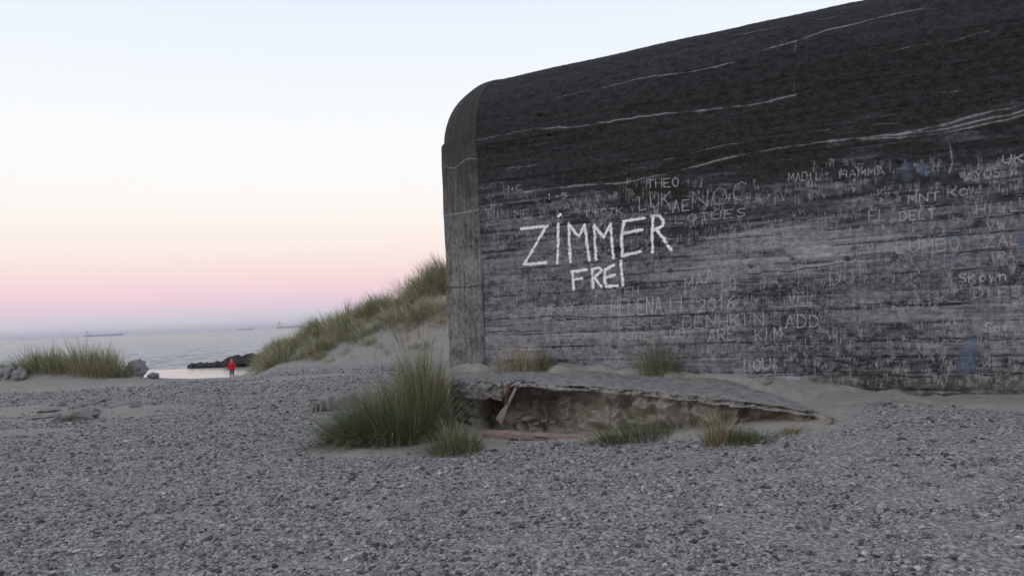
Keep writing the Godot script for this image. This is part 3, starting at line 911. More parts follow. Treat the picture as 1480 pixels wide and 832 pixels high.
# white brush letters, as thin coats of paint following the wall's relief
func paint_letters(bunker: Node3D):
	var letters := [
		[[255, 315, 320, 308, 385, 303], [378, 306, 270, 490], [268, 493, 330, 490, 381, 484]],
		[[440, 290, 440, 390, 436, 486], [441, 253, 452, 243]],
		[[502, 480, 496, 380, 493, 292], [496, 300, 545, 354, 572, 293], [572, 293, 585, 390, 597, 473]],
		[[628, 467, 624, 380, 620, 295], [622, 302, 668, 358, 700, 290], [700, 290, 709, 380, 715, 460]],
		[[870, 262, 800, 270, 765, 276], [768, 276, 757, 350, 759, 450], [760, 450, 800, 440, 850, 430], [765, 336, 860, 320]],
		[[912, 432, 910, 340, 914, 258], [906, 251, 945, 250, 966, 272, 964, 298, 922, 322], [930, 318, 965, 360, 1005, 422]],
		[[518, 616, 515, 570, 512, 530], [508, 530, 550, 524, 584, 519], [516, 572, 556, 562]],
		[[614, 608, 610, 560, 610, 518], [608, 518, 644, 508, 656, 526, 616, 560], [620, 558, 656, 606]],
		[[716, 499, 676, 520, 670, 555, 678, 604, 735, 601], [672, 560, 722, 546]],
		[[753, 480, 758, 540, 764, 598]]]
	var pm := mat(col(0.84, 0.84, 0.84), 0.7)
	var cell := 0.007
	for li in letters.size():
		var segs := []
		var lo := Vector2(99, 99)
		var hi := Vector2(-99, -99)
		for line in letters[li]:
			for k in range(0, line.size() - 2, 2):
				var a := wall_at(680.0 + line[k] / 3.4675, 240.0 + line[k + 1] / 3.4675)
				var b := wall_at(680.0 + line[k + 2] / 3.4675, 240.0 + line[k + 3] / 3.4675)
				segs.append([a, b])
				lo = lo.min(a.min(b)); hi = hi.max(a.max(b))
		lo -= Vector2(0.06, 0.06); hi += Vector2(0.06, 0.06)
		var nu := int((hi.x - lo.x) / cell) + 1
		var nv := int((hi.y - lo.y) / cell) + 1
		var inside := PackedByteArray(); inside.resize(nu * nv)
		for j in nv:
			for i in nu:
				var p := lo + Vector2(i, j) * cell
				var best := 9.0
				for g in segs:
					var a: Vector2 = g[0]
					var ab: Vector2 = g[1] - a
					var h := clampf((p - a).dot(ab) / maxf(ab.length_squared(), 1e-9), 0.0, 1.0)
					best = minf(best, (p - a - ab * h).length())
				var w := 0.0245 + 0.009 * na.get_noise_2d(p.x * 7.0, p.y * 7.0) + 0.006 * na.get_noise_2d(p.x * 45.0, p.y * 45.0)
				if best < w and not (best > w * 0.45 and na.get_noise_2d(p.x * 60.0 + 9.0, p.y * 25.0) > 0.3): inside[j * nu + i] = 1
		var v := PackedVector3Array()
		var idx := PackedInt32Array()
		var at := {}
		for j in nv - 1:
			for i in nu - 1:
				if inside[j * nu + i] == 0: continue
				var q := []
				for c in [Vector2i(i, j), Vector2i(i + 1, j), Vector2i(i, j + 1), Vector2i(i + 1, j + 1)]:
					var key: int = c.y * nu + c.x
					if not at.has(key):
						at[key] = v.size()
						var p := lo + Vector2(c) * cell
						v.append(wall_point(p.x, p.y, 0.006) - seam)
					q.append(at[key])
				idx.append_array([q[0], q[2], q[1], q[1], q[2], q[3]])
		put(index_mesh(v, idx), pm, "painted_letter", bunker)

# ---------------------------------------------------------------- broken slab in front of the wall
func make_slab():
	var slab := thing("concrete_slab", "broken concrete slab with undercut edge lying along the bunker foot", "slab", seam)
	var us := axis([[-0.72, 5.0, 0.02]])
	var top := PackedVector3Array()
	var under := PackedVector3Array()
	var nt := 52
	var nd := 30
	const SHEAR := 0.7      # the broken left end runs off at a slant
	for u in us:
		var end := smoothstep(-0.72, -0.5, u)
		var sf := u + SHEAR * 2.1
		var chip := 0.07 * (hash1(int(floorf(sf / 0.17 + 0.4 * na.get_noise_1d(sf * 3.0))), 31) - 0.5) + 0.035 * (hash1(int(floorf(sf / 0.06)), 32) - 0.5)
		var fd := front_d(sf) - 0.12 * (1.0 - end) + chip
		var left := 1.0 - smoothstep(1.5, 1.75, sf)
		var lip := 0.035 + 0.02 * na.get_noise_2d(sf * 2.6, 1.0) + 0.17 * left
		var undercut := lerpf(0.32, 1.15, 1.0 - smoothstep(2.1, 3.2, sf)) * (0.85 + 0.45 * na.get_noise_2d(sf * 1.7, 6.0)) * (1.0 - 0.9 * smoothstep(5.0, 6.0, sf)) * (0.25 + 0.75 * smoothstep(1.15, 1.5, sf))
		for k in nt:
			var f := float(k) / (nt - 1)
			var d := 0.0
			var s := 0.0
			var yy := 0.0
			if f < 0.7:
				d = lerpf(-0.12, fd - 0.03, pow(f / 0.7, 0.6))
				s = u + SHEAR * d
				yy = slab_y(s) + 0.02 * na.get_noise_2d(s * 1.2, d * 1.2) + 0.014 * na.get_noise_2d(s * 5.0, d * 5.0) + 0.014 * nb.get_noise_2d(s * 12.0, d * 12.0) - 0.22 * smoothstep(3.9, 5.0, u)
				yy += 0.09 * left * smoothstep(fd - 0.7, fd - 0.15, d) * nb.get_noise_2d(s * 10.0, d * 10.0)
				yy -= 0.03 * smoothstep(fd - 0.12, fd, d)
			else:
				var g := (f - 0.7) / 0.3
				d = fd - 0.03 + 0.03 * sin(minf(g * PI, PI * 0.5)) - 0.06 * maxf(0.0, g - 0.5)
				s = u + SHEAR * d
				yy = slab_y(s) - 0.03 - lip * g - 0.22 * smoothstep(3.9, 5.0, u)
			var p := Vector3(s, yy, d)
			if f >= 0.6: p += Vector3(0.3, 0.5, 1.0) * (0.03 + 0.05 * left) * nb.get_noise_3d(s * 8.0, p.y * 10.0, d * 8.0)
			if u < 0.0 and d < 0.0 : p.z = maxf(p.z, 0.02)
			top.append(wdir * p.x + Vector3.UP * p.y + wnor * p.z)
		for k in nd:
			var f := float(k) / (nd - 1)
			# inward under the lip, then down and out to the sand
			var yt := slab_y(sf) - lip - 0.22 * smoothstep(3.9, 5.0, u)
			var d := fd - 0.05 + 0.03 * smoothstep(2.1, 3.0, sf) - 0.7 * undercut * pow(sin(f * PI), 0.7) + 0.25 * f * f
			var yy := lerpf(yt + 0.04, -0.15, f)
			var bump := 0.26 * nb.get_noise_3d(sf * 2.6, yy * 4.5, d * 2.0) + 0.07 * nb.get_noise_3d(sf * 8.0, yy * 9.0, 3.0)
			var amt := smoothstep(0.0, 0.15, f)
			under.append(wdir * (u + SHEAR * d) + Vector3.UP * (yy + bump * 0.3 * amt) + wnor * (d + bump * amt))
	put(grid_mesh(top, nt, us.size()), mats.slab, "crust", slab)
	var bank := put(grid_mesh(under, nd, us.size()), mats.soil, "eroded_bank", slab)
	tag(bank, "dark hollow earth bank under the slab edge", "")
	# broken left end
	var ev := PackedVector3Array()
	var rows := 16
	var cols_ := 60
	for j in rows:
		for i in cols_:
			var f := float(i) / (cols_ - 1)
			var d := lerpf(0.0, front_d(0.75) - 0.14, f)
			var g := float(j) / (rows - 1)
			var yy := lerpf(slab_y(0.0) + 0.02, -0.15, g)
			var b := 0.08 * nb.get_noise_3d(d * 4.0, yy * 6.0, 4.0) + 0.05 * na.get_noise_2d(d * 14.0, yy * 14.0) + 0.03 * sin(g * PI)
			if j == 0: b = -0.03
			ev.append(wdir * (-0.715 + SHEAR * d - b) + Vector3.UP * yy + wnor * d)
	put(grid_mesh(ev, cols_, rows, PackedVector2Array(), PackedColorArray(), true), mats.slab, "broken_end", slab)
	# chunks of broken concrete along the edge
	var cm := []
	for k in 5: cm.append(rock_mesh(300 + k * 11, 1, 0.45, 5))
	for i in 150:
		var dense := i < 90
		var sf := rng.randf_range(0.85, 1.75) if dense else rng.randf_range(1.6, 4.9)
		var d := front_d(sf) + (rng.randf_range(-0.34, 0.03) if dense else rng.randf_range(-0.12, 0.02))
		var r := rng.randf_range(0.015, 0.045) if dense else rng.randf_range(0.012, 0.035)
		var yy := slab_y(sf) - (0.005 if d < front_d(sf) - 0.08 else rng.randf_range(0.0, 0.1 if dense else 0.05))
		var o := put(cm[i % 5], mats.slab, "broken_chunk", slab)
		o.transform = Transform3D(Basis.from_euler(Vector3(rng.randf() * TAU, rng.randf() * TAU, 0)) * Basis.from_scale(Vector3(r * 1.6, r * 0.8, r)), wdir * sf + wnor * d + Vector3.UP * yy)

# ---------------------------------------------------------------- rocks
func icosphere(sub: int) -> Array:
	var t := (1.0 + sqrt(5.0)) / 2.0
	var v := []
	for a in [[-1, t, 0], [1, t, 0], [-1, -t, 0], [1, -t, 0], [0, -1, t], [0, 1, t], [0, -1, -t], [0, 1, -t], [t, 0, -1], [t, 0, 1], [-t, 0, -1], [-t, 0, 1]]: v.append(Vector3(a[0], a[1], a[2]).normalized())
	var f := [0, 11, 5, 0, 5, 1, 0, 1, 7, 0, 7, 10, 0, 10, 11, 1, 5, 9, 5, 11, 4, 11, 10, 2, 10, 7, 6, 7, 1, 8, 3, 9, 4, 3, 4, 2, 3, 2, 6, 3, 6, 8, 3, 8, 9, 4, 9, 5, 2, 4, 11, 6, 2, 10, 8, 6, 7, 9, 8, 1]
	for n in sub:
		var mid := {}
		var g := []
		for k in range(0, f.size(), 3):
			var m := []
			for e in [[f[k], f[k + 1]], [f[k + 1], f[k + 2]], [f[k + 2], f[k]]]:
				var key := "%d_%d" % [mini(e[0], e[1]), maxi(e[0], e[1])]
				if not mid.has(key):
					mid[key] = v.size()
					v.append((v[e[0]] + v[e[1]]).normalized())
				m.append(mid[key])
			g.append_array([f[k], m[0], m[2], f[k + 1], m[1], m[0], f[k + 2], m[2], m[1], m[0], m[1], m[2]])
		f = g
	return [v, f]

func rock_mesh(sd: int, sub := 3, rough := 0.35, facets := 7) -> ArrayMesh:
	var b := icosphere(sub)
	var r := RandomNumberGenerator.new()
	r.seed = sd
	var planes := []
	for k in facets:
		planes.append([Vector3(r.randfn(), r.randfn(), r.randfn()).normalized(), r.randf_range(0.62, 0.9)])
	var v := PackedVector3Array()
	for q in b[0]:
		var p: Vector3 = q * (1.0 + rough * na.get_noise_3d(q.x * 1.3 + sd, q.y * 1.3, q.z * 1.3))
		for pl in planes:
			var over: float = p.dot(pl[0]) - pl[1]
			if over > 0.0: p -= pl[0] * over * 0.85
		p *= 1.0 + 0.05 * na.get_noise_3d(q.x * 6.0, q.y * 6.0 + sd, q.z * 6.0)
		v.append(p)
	var idx := PackedInt32Array()
	for k in range(0, b[1].size(), 3): idx.append_array([b[1][k], b[1][k + 2], b[1][k + 1]])
	return index_mesh(v, idx)

func rock(called: String, mesh: Mesh, m: Material, pos: Vector3, size: Vector3, turn: float, label: String, category: String, group := ""):
	var o := put(mesh, m, called)
	o.transform = Transform3D(Basis.from_euler(Vector3(0.15 * sin(turn * 3.0), turn, 0.12 * cos(turn * 5.0))) * Basis.from_scale(size), pos)
	tag(o, label, category, group)
	return o

func make_rocks():
	var ms := []
	for k in 6: ms.append(rock_mesh(k * 13 + 2))
	var p := on_ground(196, 544)
	rock("boulder", ms[0], mats.rock, p + Vector3(0, 0.22, 0), Vector3(0.42, 0.42, 0.4), 0.6, "large rounded grey boulder beside the grassy hummock at the waterside", "boulder")
	p = on_ground(221, 547)
	rock("boulder", ms[1], mats.rock, p + Vector3(0, 0.1, 0), Vector3(0.42, 0.24, 0.35), 2.0, "low flat grey boulder leaning on the larger one by the water", "boulder")
	p = on_ground(30, 548)
	rock("boulder", ms[2], mats.rock, p + Vector3(0, 0.12, 0), Vector3(0.36, 0.3, 0.34), 4.0, "squat grey boulder in the sand under the hummock grass", "boulder")
	p = on_ground(8, 547)
	rock("boulder", ms[3], mats.rock, p + Vector3(0, 0.14, 0), Vector3(0.4, 0.33, 0.34), 1.1, "dusty boulder behind the squat one under the hummock grass", "boulder")
	# lumps of broken ground left of the middle
	var lumps := [[118, 603, 0.3, 0.14], [135, 598, 0.2, 0.1], [100, 605, 0.17, 0.08], [83, 607, 0.16, 0.09], [72, 603, 0.2, 0.06], [47, 607, 0.18, 0.06], [88, 587, 0.1, 0.09], [70, 594, 0.26, 0.06], [142, 581, 0.24, 0.1], [152, 579, 0.16, 0.09], [125, 586, 0.2, 0.07], [108, 590, 0.17, 0.07], [178, 586, 0.34, 0.09], [196, 588, 0.12, 0.08], [165, 583, 0.2, 0.07]]
	for a in lumps:
		p = on_ground(a[0], a[1])
		rock("rubble_lump", ms[rng.randi() % 6], mats.sand_rock if mats.has("sand_rock") else mats.rock, p + Vector3(0, a[3] * 0.25, 0), Vector3(a[2], a[3], a[2] * 0.8), rng.randf() * TAU, "sand covered lump of rubble in the low pile on the gravel", "rubble", "rubble lumps half sunk in the gravel")
	# the groyne: single dark stones
	for i in 46:
		var f := i / 45.0
		var px := lerpf(274, 392, f) + rng.randf_range(-2, 2)
		var high := smoothstep(0.38, 0.5, f)
		var zd := lerpf(63.5, 61.0, f)
		var layer := rng.randf()
		var q := at_depth(px, 500, zd + layer * 1.2)
		var topy := SEA + lerpf(0.1, 0.3, f) + high * lerpf(0.3, 0.5, smoothstep(0.4, 0.9, f))
		var hh := lerpf(SEA + 0.05, topy, 0.25 + 0.75 * layer) if high > 0.1 else SEA + 0.06 + 0.14 * layer
		var r := rng.randf_range(0.26, 0.5) * lerpf(0.8, 1.2, high)
		rock("groyne_stone", ms[rng.randi() % 6], mats.dark_rock, Vector3(q.x, hh, q.z), Vector3(r * 1.25, r * 0.75, r), rng.randf() * TAU, "black stone in the high landward end of the groyne" if high > 0.5 else "wet black stone in the low seaward tip of the groyne", "stone", "black stones of the groyne's high end" if high > 0.5 else "black stones of the groyne's tip")
	# filling of the groyne behind the front stones so that no water shows through
	for i in 22:
		var f := i / 21.0
		var q := at_depth(lerpf(330, 398, f), 500, 62.6)
		rock("groyne_stone", ms[i % 6], mats.dark_rock, Vector3(q.x, SEA + 0.1 + 0.2 * f, q.z), Vector3(0.62, 0.55, 0.6), rng.randf() * TAU, "black stone in the high landward end of the groyne", "stone", "black stones of the groyne's high end")
	# pale stones in the hollow under the slab
	for k in 6: ms.append(rock_mesh(500 + k * 17, 2, 0.5, 14))
	for a in [[752, 604, 0.06], [765, 600, 0.08], [776, 608, 0.05], [788, 604, 0.06], [742, 609, 0.04], [800, 606, 0.045], [820, 600, 0.05]]:
		var s := wall_front_place(a[0], a[1] + 4, 0.3)
		rock("loose_stone", ms[6 + rng.randi() % 6], mats.sand_rock, s, Vector3(a[2] * 1.5, a[2] * 0.6, a[2]), rng.randf() * TAU, "pale loose stone in the hollow under the slab", "stone", "loose stones under the slab")
	# half-buried concrete slab fragment: its left end lifted off the ground, broken and hollow beneath
	var b := on_ground(482, 589)
	var o := thing("concrete_block", "half buried weathered concrete fragment with broken overhanging end", "concrete block", b)
	var ax := Vector3(0.95, 0.16, -0.3).normalized()
	var bz := Vector3(0.3, 0, 0.95)
	var v := PackedVector3Array()
	var n1 := 40
	var ring := 44
	for i in n1:
		var f := float(i) / (n1 - 1)
		for k in ring:
			var a := float(k) / (ring - 1) * TAU
			var ca := cos(a)
			var sa := sin(a)
			var rx := 0.4 * signf(ca) * pow(absf(ca), 0.5)
			var thick := 0.13 + 0.12 * smoothstep(0.12, 0.5, f)
			var ry := thick * signf(sa) * pow(absf(sa), 0.45)
			var e := 1.0 if i > 0 and i < n1 - 1 else 0.0
			var x := -0.42 + 1.3 * f + (0.1 * nb.get_noise_2d(rx * 6.0, 3.0) + 0.06 * hash1(int(rx * 12.0 + 40.0), 4)) * (1.0 - smoothstep(0.0, 0.25, f))
			var pt := ax * x + bz * rx * lerpf(0.9, e, 1.0 - e) * (1.0 if e > 0.0 else 0.0) + Vector3.UP * ((ry - thick) * e + 0.27 - 0.25 * maxf(0.0, f - 0.5))
			pt += Vector3(0.4, 1, 0.6) * 0.05 * nb.get_noise_3d(pt.x * 4.0, pt.y * 4.0, pt.z * 4.0) + Vector3.UP * 0.012 * nb.get_noise_3d(pt.x * 20.0, 0, pt.z * 20.0)
			v.append(pt)
	put(grid_mesh(v, ring, n1), mats.sand_rock, "block", o)
	for a in [[-0.43, 0.3, 0.09, 0.22], [-0.36, 0.36, 0.05, 0.16], [-0.28, 0.38, 0.04, 0.14], [-0.12, 0.4, 0.08, 0.17]]:
		var sh := put(ms[4], mats.sand_rock, "broken_shard", o)
		sh.transform = Transform3D(Basis.from_euler(Vector3(0.2, a[0] * 9.0, 0.25)) * Basis.from_scale(Vector3(a[2] * 0.6, a[3] * 0.6, 0.05)), ax * a[0] + bz * a[1] + Vector3.UP * 0.09)

func wall_front_place(px: float, py: float, inset: float) -> Vector3:
	# point of the pixel's ray on a plane parallel to the wall, "inset" behind the slab's front edge
	var r := ray(px, py)
	var o := EYE - seam
	var d := front_d(1.0) - inset
	var k := (d - o.dot(wnor)) / r.dot(wnor)
	return EYE + r * k

# ---------------------------------------------------------------- grass
class Blades:
	var v := PackedVector3Array()
	var n := PackedVector3Array()
	var c := PackedColorArray()
	var idx := PackedInt32Array()
	func add(base: Vector3, yaw: float, length: float, lean: float, bend: float, width: float, color: Color, segs := 5, side := 0.0):
		var dir := Vector3(cos(yaw), 0, sin(yaw))
		var across := Vector3(-sin(yaw + side), 0, cos(yaw + side))
		var p := base
		var ang := lean
		var start := v.size()
		for i in segs + 1:
			var f := float(i) / segs
			var w := width * (1.0 - f * f * 0.92) * 0.5
			var fwd := dir * sin(ang) + Vector3.UP * cos(ang)
			var nn := across.cross(fwd).normalized()
			v.append(p - across * w); v.append(p + across * w)
			n.append(nn); n.append(nn)
			c.append(color); c.append(color)
			if i < segs:
				var a := start + i * 2
				idx.append_array([a, a + 2, a + 1, a + 1, a + 2, a + 3])
			p += fwd * (length / segs)
			ang += bend / segs
	func mesh() -> ArrayMesh:
		var arr := []
		arr.resize(Mesh.ARRAY_MAX)
		arr[Mesh.ARRAY_VERTEX] = v
		arr[Mesh.ARRAY_NORMAL] = n
		arr[Mesh.ARRAY_COLOR] = c
		arr[Mesh.ARRAY_INDEX] = idx
		var m := ArrayMesh.new()
		m.add_surface_from_arrays(Mesh.PRIMITIVE_TRIANGLES, arr)
		return m

var green := [Color(0.1, 0.145, 0.075), Color(0.125, 0.165, 0.088), Color(0.085, 0.13, 0.078), Color(0.14, 0.17, 0.088)]
var olive := [Color(0.19, 0.19, 0.11), Color(0.24, 0.23, 0.14), Color(0.16, 0.17, 0.1)]
var straw := [Color(0.38, 0.32, 0.19), Color(0.44, 0.38, 0.25), Color(0.3, 0.24, 0.13), Color(0.33, 0.25, 0.13)]

func pick(list: Array) -> Color:
	var c: Color = list[rng.randi() % list.size()]
	var f := rng.randf_range(0.8, 1.2)
	return Color(c.r * f, c.g * f, c.b * f)

func blade_color(dry: float, mid: float) -> Color:
	var u := rng.randf()
	if u < dry: return pick(straw)
	if u < dry + mid: return pick(olive)
	return pick(green)

# a clump in local space: foot ellipse rx,rz, blades fan outwards, wind pushes towards -x
func clump_mesh(count: int, rx: float, rz: float, hgt: float, width: float, dry: float, mid: float, fan := 0.5, wind := Vector3(-0.25, 0, 0.05), foot := Vector3.INF, stalks := 0) -> ArrayMesh:
	var b := Blades.new()
	for i in count:
		var a := rng.randf() * TAU
		var r := sqrt(rng.randf())
		if rng.randf() < 0.07: r *= rng.randf_range(1.0, 1.3)      # stray shoots round the foot
		var q := Vector3(cos(a) * r * rx, 0, sin(a) * r * rz)
		if foot.is_finite(): q.y = surface_h(foot.x + q.x, -(foot.z + q.z)) - foot.y
		var out := Vector3(q.x / rx, 0, q.z / rz) * fan + wind + Vector3(rng.randfn(0, 0.25), 0, rng.randfn(0, 0.25))
		var yaw := atan2(out.z, out.x)
		var o := out.length()
		var l := hgt * rng.randf_range(0.5, 1.12) * (1.0 - 0.32 * r) * (0.85 + 0.3 * na.get_noise_2d(q.x * 4.0, q.z * 4.0))
		b.add(q - Vector3(0, 0.03, 0), yaw, l, clampf(o * 0.45, 0.0, 0.9), clampf(o * 1.1, 0.0, 1.7) * rng.randf_range(0.6, 1.3), width * rng.randf_range(0.7, 1.2), blade_color(dry, mid), 5, rng.randf_range(-0.7, 0.7))
	for i in stalks:
		var a := rng.randf() * TAU
		var r := sqrt(rng.randf()) * 0.9
		var q := Vector3(cos(a) * r * rx, 0, sin(a) * r * rz)
		if foot.is_finite(): q.y = surface_h(foot.x + q.x, -(foot.z + q.z)) - foot.y
		var yaw := atan2(wind.z, wind.x) + rng.randfn(0, 0.8)
		var l := hgt * rng.randf_range(0.95, 1.2)
		var c := pick(straw)
		b.add(q, yaw, l, 0.12, 0.25, width * 0.7, c, 5)
		# seed head: a fat spike along the top
		var ang := 0.12 + 0.25 * 0.9
		var dir := Vector3(cos(yaw), 0, sin(yaw))
		var tip := q + (dir * sin(0.25) + Vector3.UP * cos(0.25)) * l * 0.8
		for k in 3: b.add(tip, yaw, 0.17, ang, 0.1, width * 1.5, c, 3, k * 1.05)
	return b.mesh()

var far_clumps := []
func place_clump(px: float, py: float, sc: float, label: String, group: String):
	var g := on_ground(px, py)
	var m := put(far_clumps[rng.randi() % 4], mats.grass, "marram_grass", self, g)
	# the clump's foot follows the slope it grows on
	var dx := (surface_h(g.x + 0.3, -g.z) - surface_h(g.x - 0.3, -g.z)) / 0.6
	var dz := (surface_h(g.x, -g.z - 0.3) - surface_h(g.x, -g.z + 0.3)) / 0.6
	var slope := Basis(Vector3(1, dx, 0), Vector3(0, 1, 0), Vector3(0, dz, 1))
	m.transform = Transform3D(slope * Basis(Vector3.UP, rng.randf_range(-0.6, 0.6)) * Basis.from_scale(Vector3(sc * 1.15, sc * rng.randf_range(0.8, 1.2), sc)), g - Vector3(0, 0.03, 0))
	tag(m, label, "grass", group)

func make_grass():
	var gm := mat(Color.WHITE, 0.75)
	gm.vertex_color_use_as_albedo = true
	gm.cull_mode = BaseMaterial3D.CULL_DISABLED
	gm.backlight_enabled = true
	gm.backlight = Color(0.12, 0.13, 0.08)
	mats.grass = gm
	# big tuft beside the slab
	var p := on_ground(563, 634)
	var o := put(clump_mesh(5200, 0.78, 0.55, 1.02, 0.007, 0.09, 0.22, 1.15, Vector3(-0.3, 0, 0.12), p, 5), gm, "marram_grass", self, p)
	tag(o, "big dense green marram grass tuft spreading beside the slab's broken end", "grass")
	p = on_ground(614, 606)
	o = put(clump_mesh(1900, 0.27, 0.5, 1.4, 0.007, 0.3, 0.3, 0.42, Vector3(-0.02, 0, 0.05), p, 14), gm, "marram_grass", self, p)
	tag(o, "tall marram grass with straw seed heads against the bunker corner", "grass")
	p = on_ground(658, 651)
	o = put(clump_mesh(800, 0.3, 0.22, 0.52, 0.007, 0.14, 0.35, 0.9, Vector3(-0.1, 0, 0.2), p), gm, "marram_grass", self, p)
	tag(o, "low arching marram tuft under the slab's broken end", "grass")
	# tufts on the sand at the wall's foot
	p = on_ground(757, 533)
	o = put(clump_mesh(420, 0.42, 0.16, 0.68, 0.006, 0.72, 0.15, 0.9, Vector3(0.1, 0, 0.15)), gm, "dry_grass", self, p)
	tag(o, "dry orange grass tuft growing at the wall foot near the rounded corner", "grass")
	p = on_ground(790, 533)
	o = put(clump_mesh(160, 0.12, 0.1, 0.6, 0.006, 0.1, 0.2, 0.8, Vector3(0.1, 0, 0.1)), gm, "dry_grass", self, p)
	tag(o, "small green sprig beside the dry orange grass at the wall foot", "grass")
	p = on_ground(955, 541)
	o = put(clump_mesh(420, 0.3, 0.14, 0.8, 0.006, 0.16, 0.3, 0.75, Vector3(0.0, 0, 0.1)), gm, "dry_grass", self, p)
	tag(o, "wispy green grass tuft with brown foot against the graffiti wall", "grass")
	p = on_ground(960, 545)
	o = put(clump_mesh(130, 0.24, 0.1, 0.2, 0.006, 0.95, 0.05, 1.2, Vector3(0.0, 0, 0.2)), gm, "dry_grass", self, p)
	tag(o, "withered brown grass lying at the foot of the wispy green tuft", "grass")
	p = on_ground(1333, 578)
	o = put(clump_mesh(200, 0.14, 0.07, 0.14, 0.008, 0.0, 0.1, 1.2, Vector3(0.0, 0, 0.1)), gm, "green_plant", self, p)
	tag(o, "small bright green plant in the sand at the wall foot", "plant")
	p = on_ground(1474, 582)
	o = put(clump_mesh(200, 0.14, 0.07, 0.12, 0.008, 0.1, 0.3, 1.2, Vector3(0.0, 0, 0.1)), gm, "green_plant", self, p)
	tag(o, "dull green plant in the sand under the SOF scratching", "plant")
	# tufts hanging before the slab's broken edge
	for a in [[925, 636, 560, 0.42, 0.2, 0.5, 0.1, 0.1, Vector3(-0.5, 0, 0.35), "dark green long leaved tuft hanging before the slab edge"], [880, 640, 240, 0.25, 0.15, 0.38, 0.25, 0.2, Vector3(-0.7, 0, 0.3), "thin trailing green tuft left of the long leaved one under the slab edge"],
			[1046, 640, 420, 0.2, 0.14, 0.5, 0.45, 0.4, Vector3(0.0, 0, 0.25), "yellow green tuft standing before the slab edge"], [1090, 637, 560, 0.26, 0.16, 0.22, 0.05, 0.15, Vector3(0.1, 0, 0.3), "low dark green cushion of grass beside the yellow tuft"], [820, 632, 90, 0.25, 0.1, 0.22, 0.5, 0.3, Vector3(-0.3, 0, 0.3), "sparse grass sprig by the end of the fallen timber"],
			[1150, 625, 260, 0.2, 0.07, 0.16, 0.6, 0.3, Vector3(0.0, 0, 0.3), "brown roots and short grass along the buried end of the slab"]]:
		p = on_ground(a[0], a[1])
		o = put(clump_mesh(a[2], a[3], a[4], a[5], 0.007, a[6], a[7], 0.8, a[8]), gm, "grass_tuft", self, p)
		tag(o, a[9], "grass")
	# shared clump shapes for everything farther away
	var far := []
	for k in 4: far.append(clump_mesh(230, 0.42, 0.38, 0.95, 0.011, 0.2 + 0.1 * k, 0.4, 0.6, Vector3(-0.35, 0, 0.05)))
	far_clumps = far
	# the hummock by the water
	for a in [[2, 532, 0.7], [18, 533, 0.8], [35, 536, 1.0], [48, 534, 1.1], [60, 535, 1.05], [72, 537, 0.9], [86, 535, 0.85], [100, 536, 1.15], [110, 534, 1.3], [120, 536, 1.3], [131, 537, 1.25], [142, 539, 1.15], [152, 540, 1.1], [163, 541, 0.95], [172, 542, 0.75], [135, 545, 0.6], [152, 546, 0.5], [90, 541, 0.5], [178, 545, 0.4], [126, 541, 0.8], [56, 538, 0.7]]:
		place_clump(a[0], a[1], a[2] * 1.42, "marram clump on the low hummock at the waterside", "marram clumps on the hummock")
	place_clump(244, 546, 0.45, "small lone grass tuft beside the flat boulder at the water", "")
	# the dune: clumps over its crest and slopes
	for i in 190:
		var f := rng.randf()
		var px := lerpf(375, 655, f)
		var crest := lerpf(520, 396, pow((px - 375) / 280.0, 0.9))
		var depth := rng.randf()
		var py := crest + 6 + depth * depth * lerpf(14, 84, f)
		# bare sand stays open
		if px > 520 and py > 478 + (650 - px) * 0.2 and rng.randf() < 0.9: continue
		if px < 520 and px > 420 and py > 497 and rng.randf() < 0.5: continue
		if na.get_noise_2d(px * 0.035, py * 0.06) < -0.25: continue
		var sc := rng.randf_range(0.7, 1.3)
		place_clump(px, py, sc * (1.0 if depth < 0.5 else 0.85), "marram clump growing on the sand dune behind the bunker", "marram clumps on the dune")
	for a in [[500, 512, 0.5], [512, 520, 0.4], [535, 500, 0.5], [548, 503, 0.45], [560, 512, 0.35], [598, 505, 0.5], [612, 503, 0.5], [622, 508, 0.4], [632, 470, 0.6], [600, 470, 0.55], [572, 480, 0.45], [590, 492, 0.35], [478, 524, 0.4], [455, 522, 0.5]]:
		place_clump(a[0], a[1], a[2], "marram clump growing on the sand dune behind the bunker", "marram clumps on the dune")
	for i in 46:   # along the crest
		var f := i / 45.0
		var px := lerpf(385, 652, f)
		if na.get_noise_1d(px * 0.06) < -0.25: continue
		place_clump(px, lerpf(524, 402, pow(f, 0.9)) + rng.randf_range(2, 10), rng.randf_range(0.8, 1.25), "marram clump growing on the sand dune behind the bunker", "marram clumps on the dune")

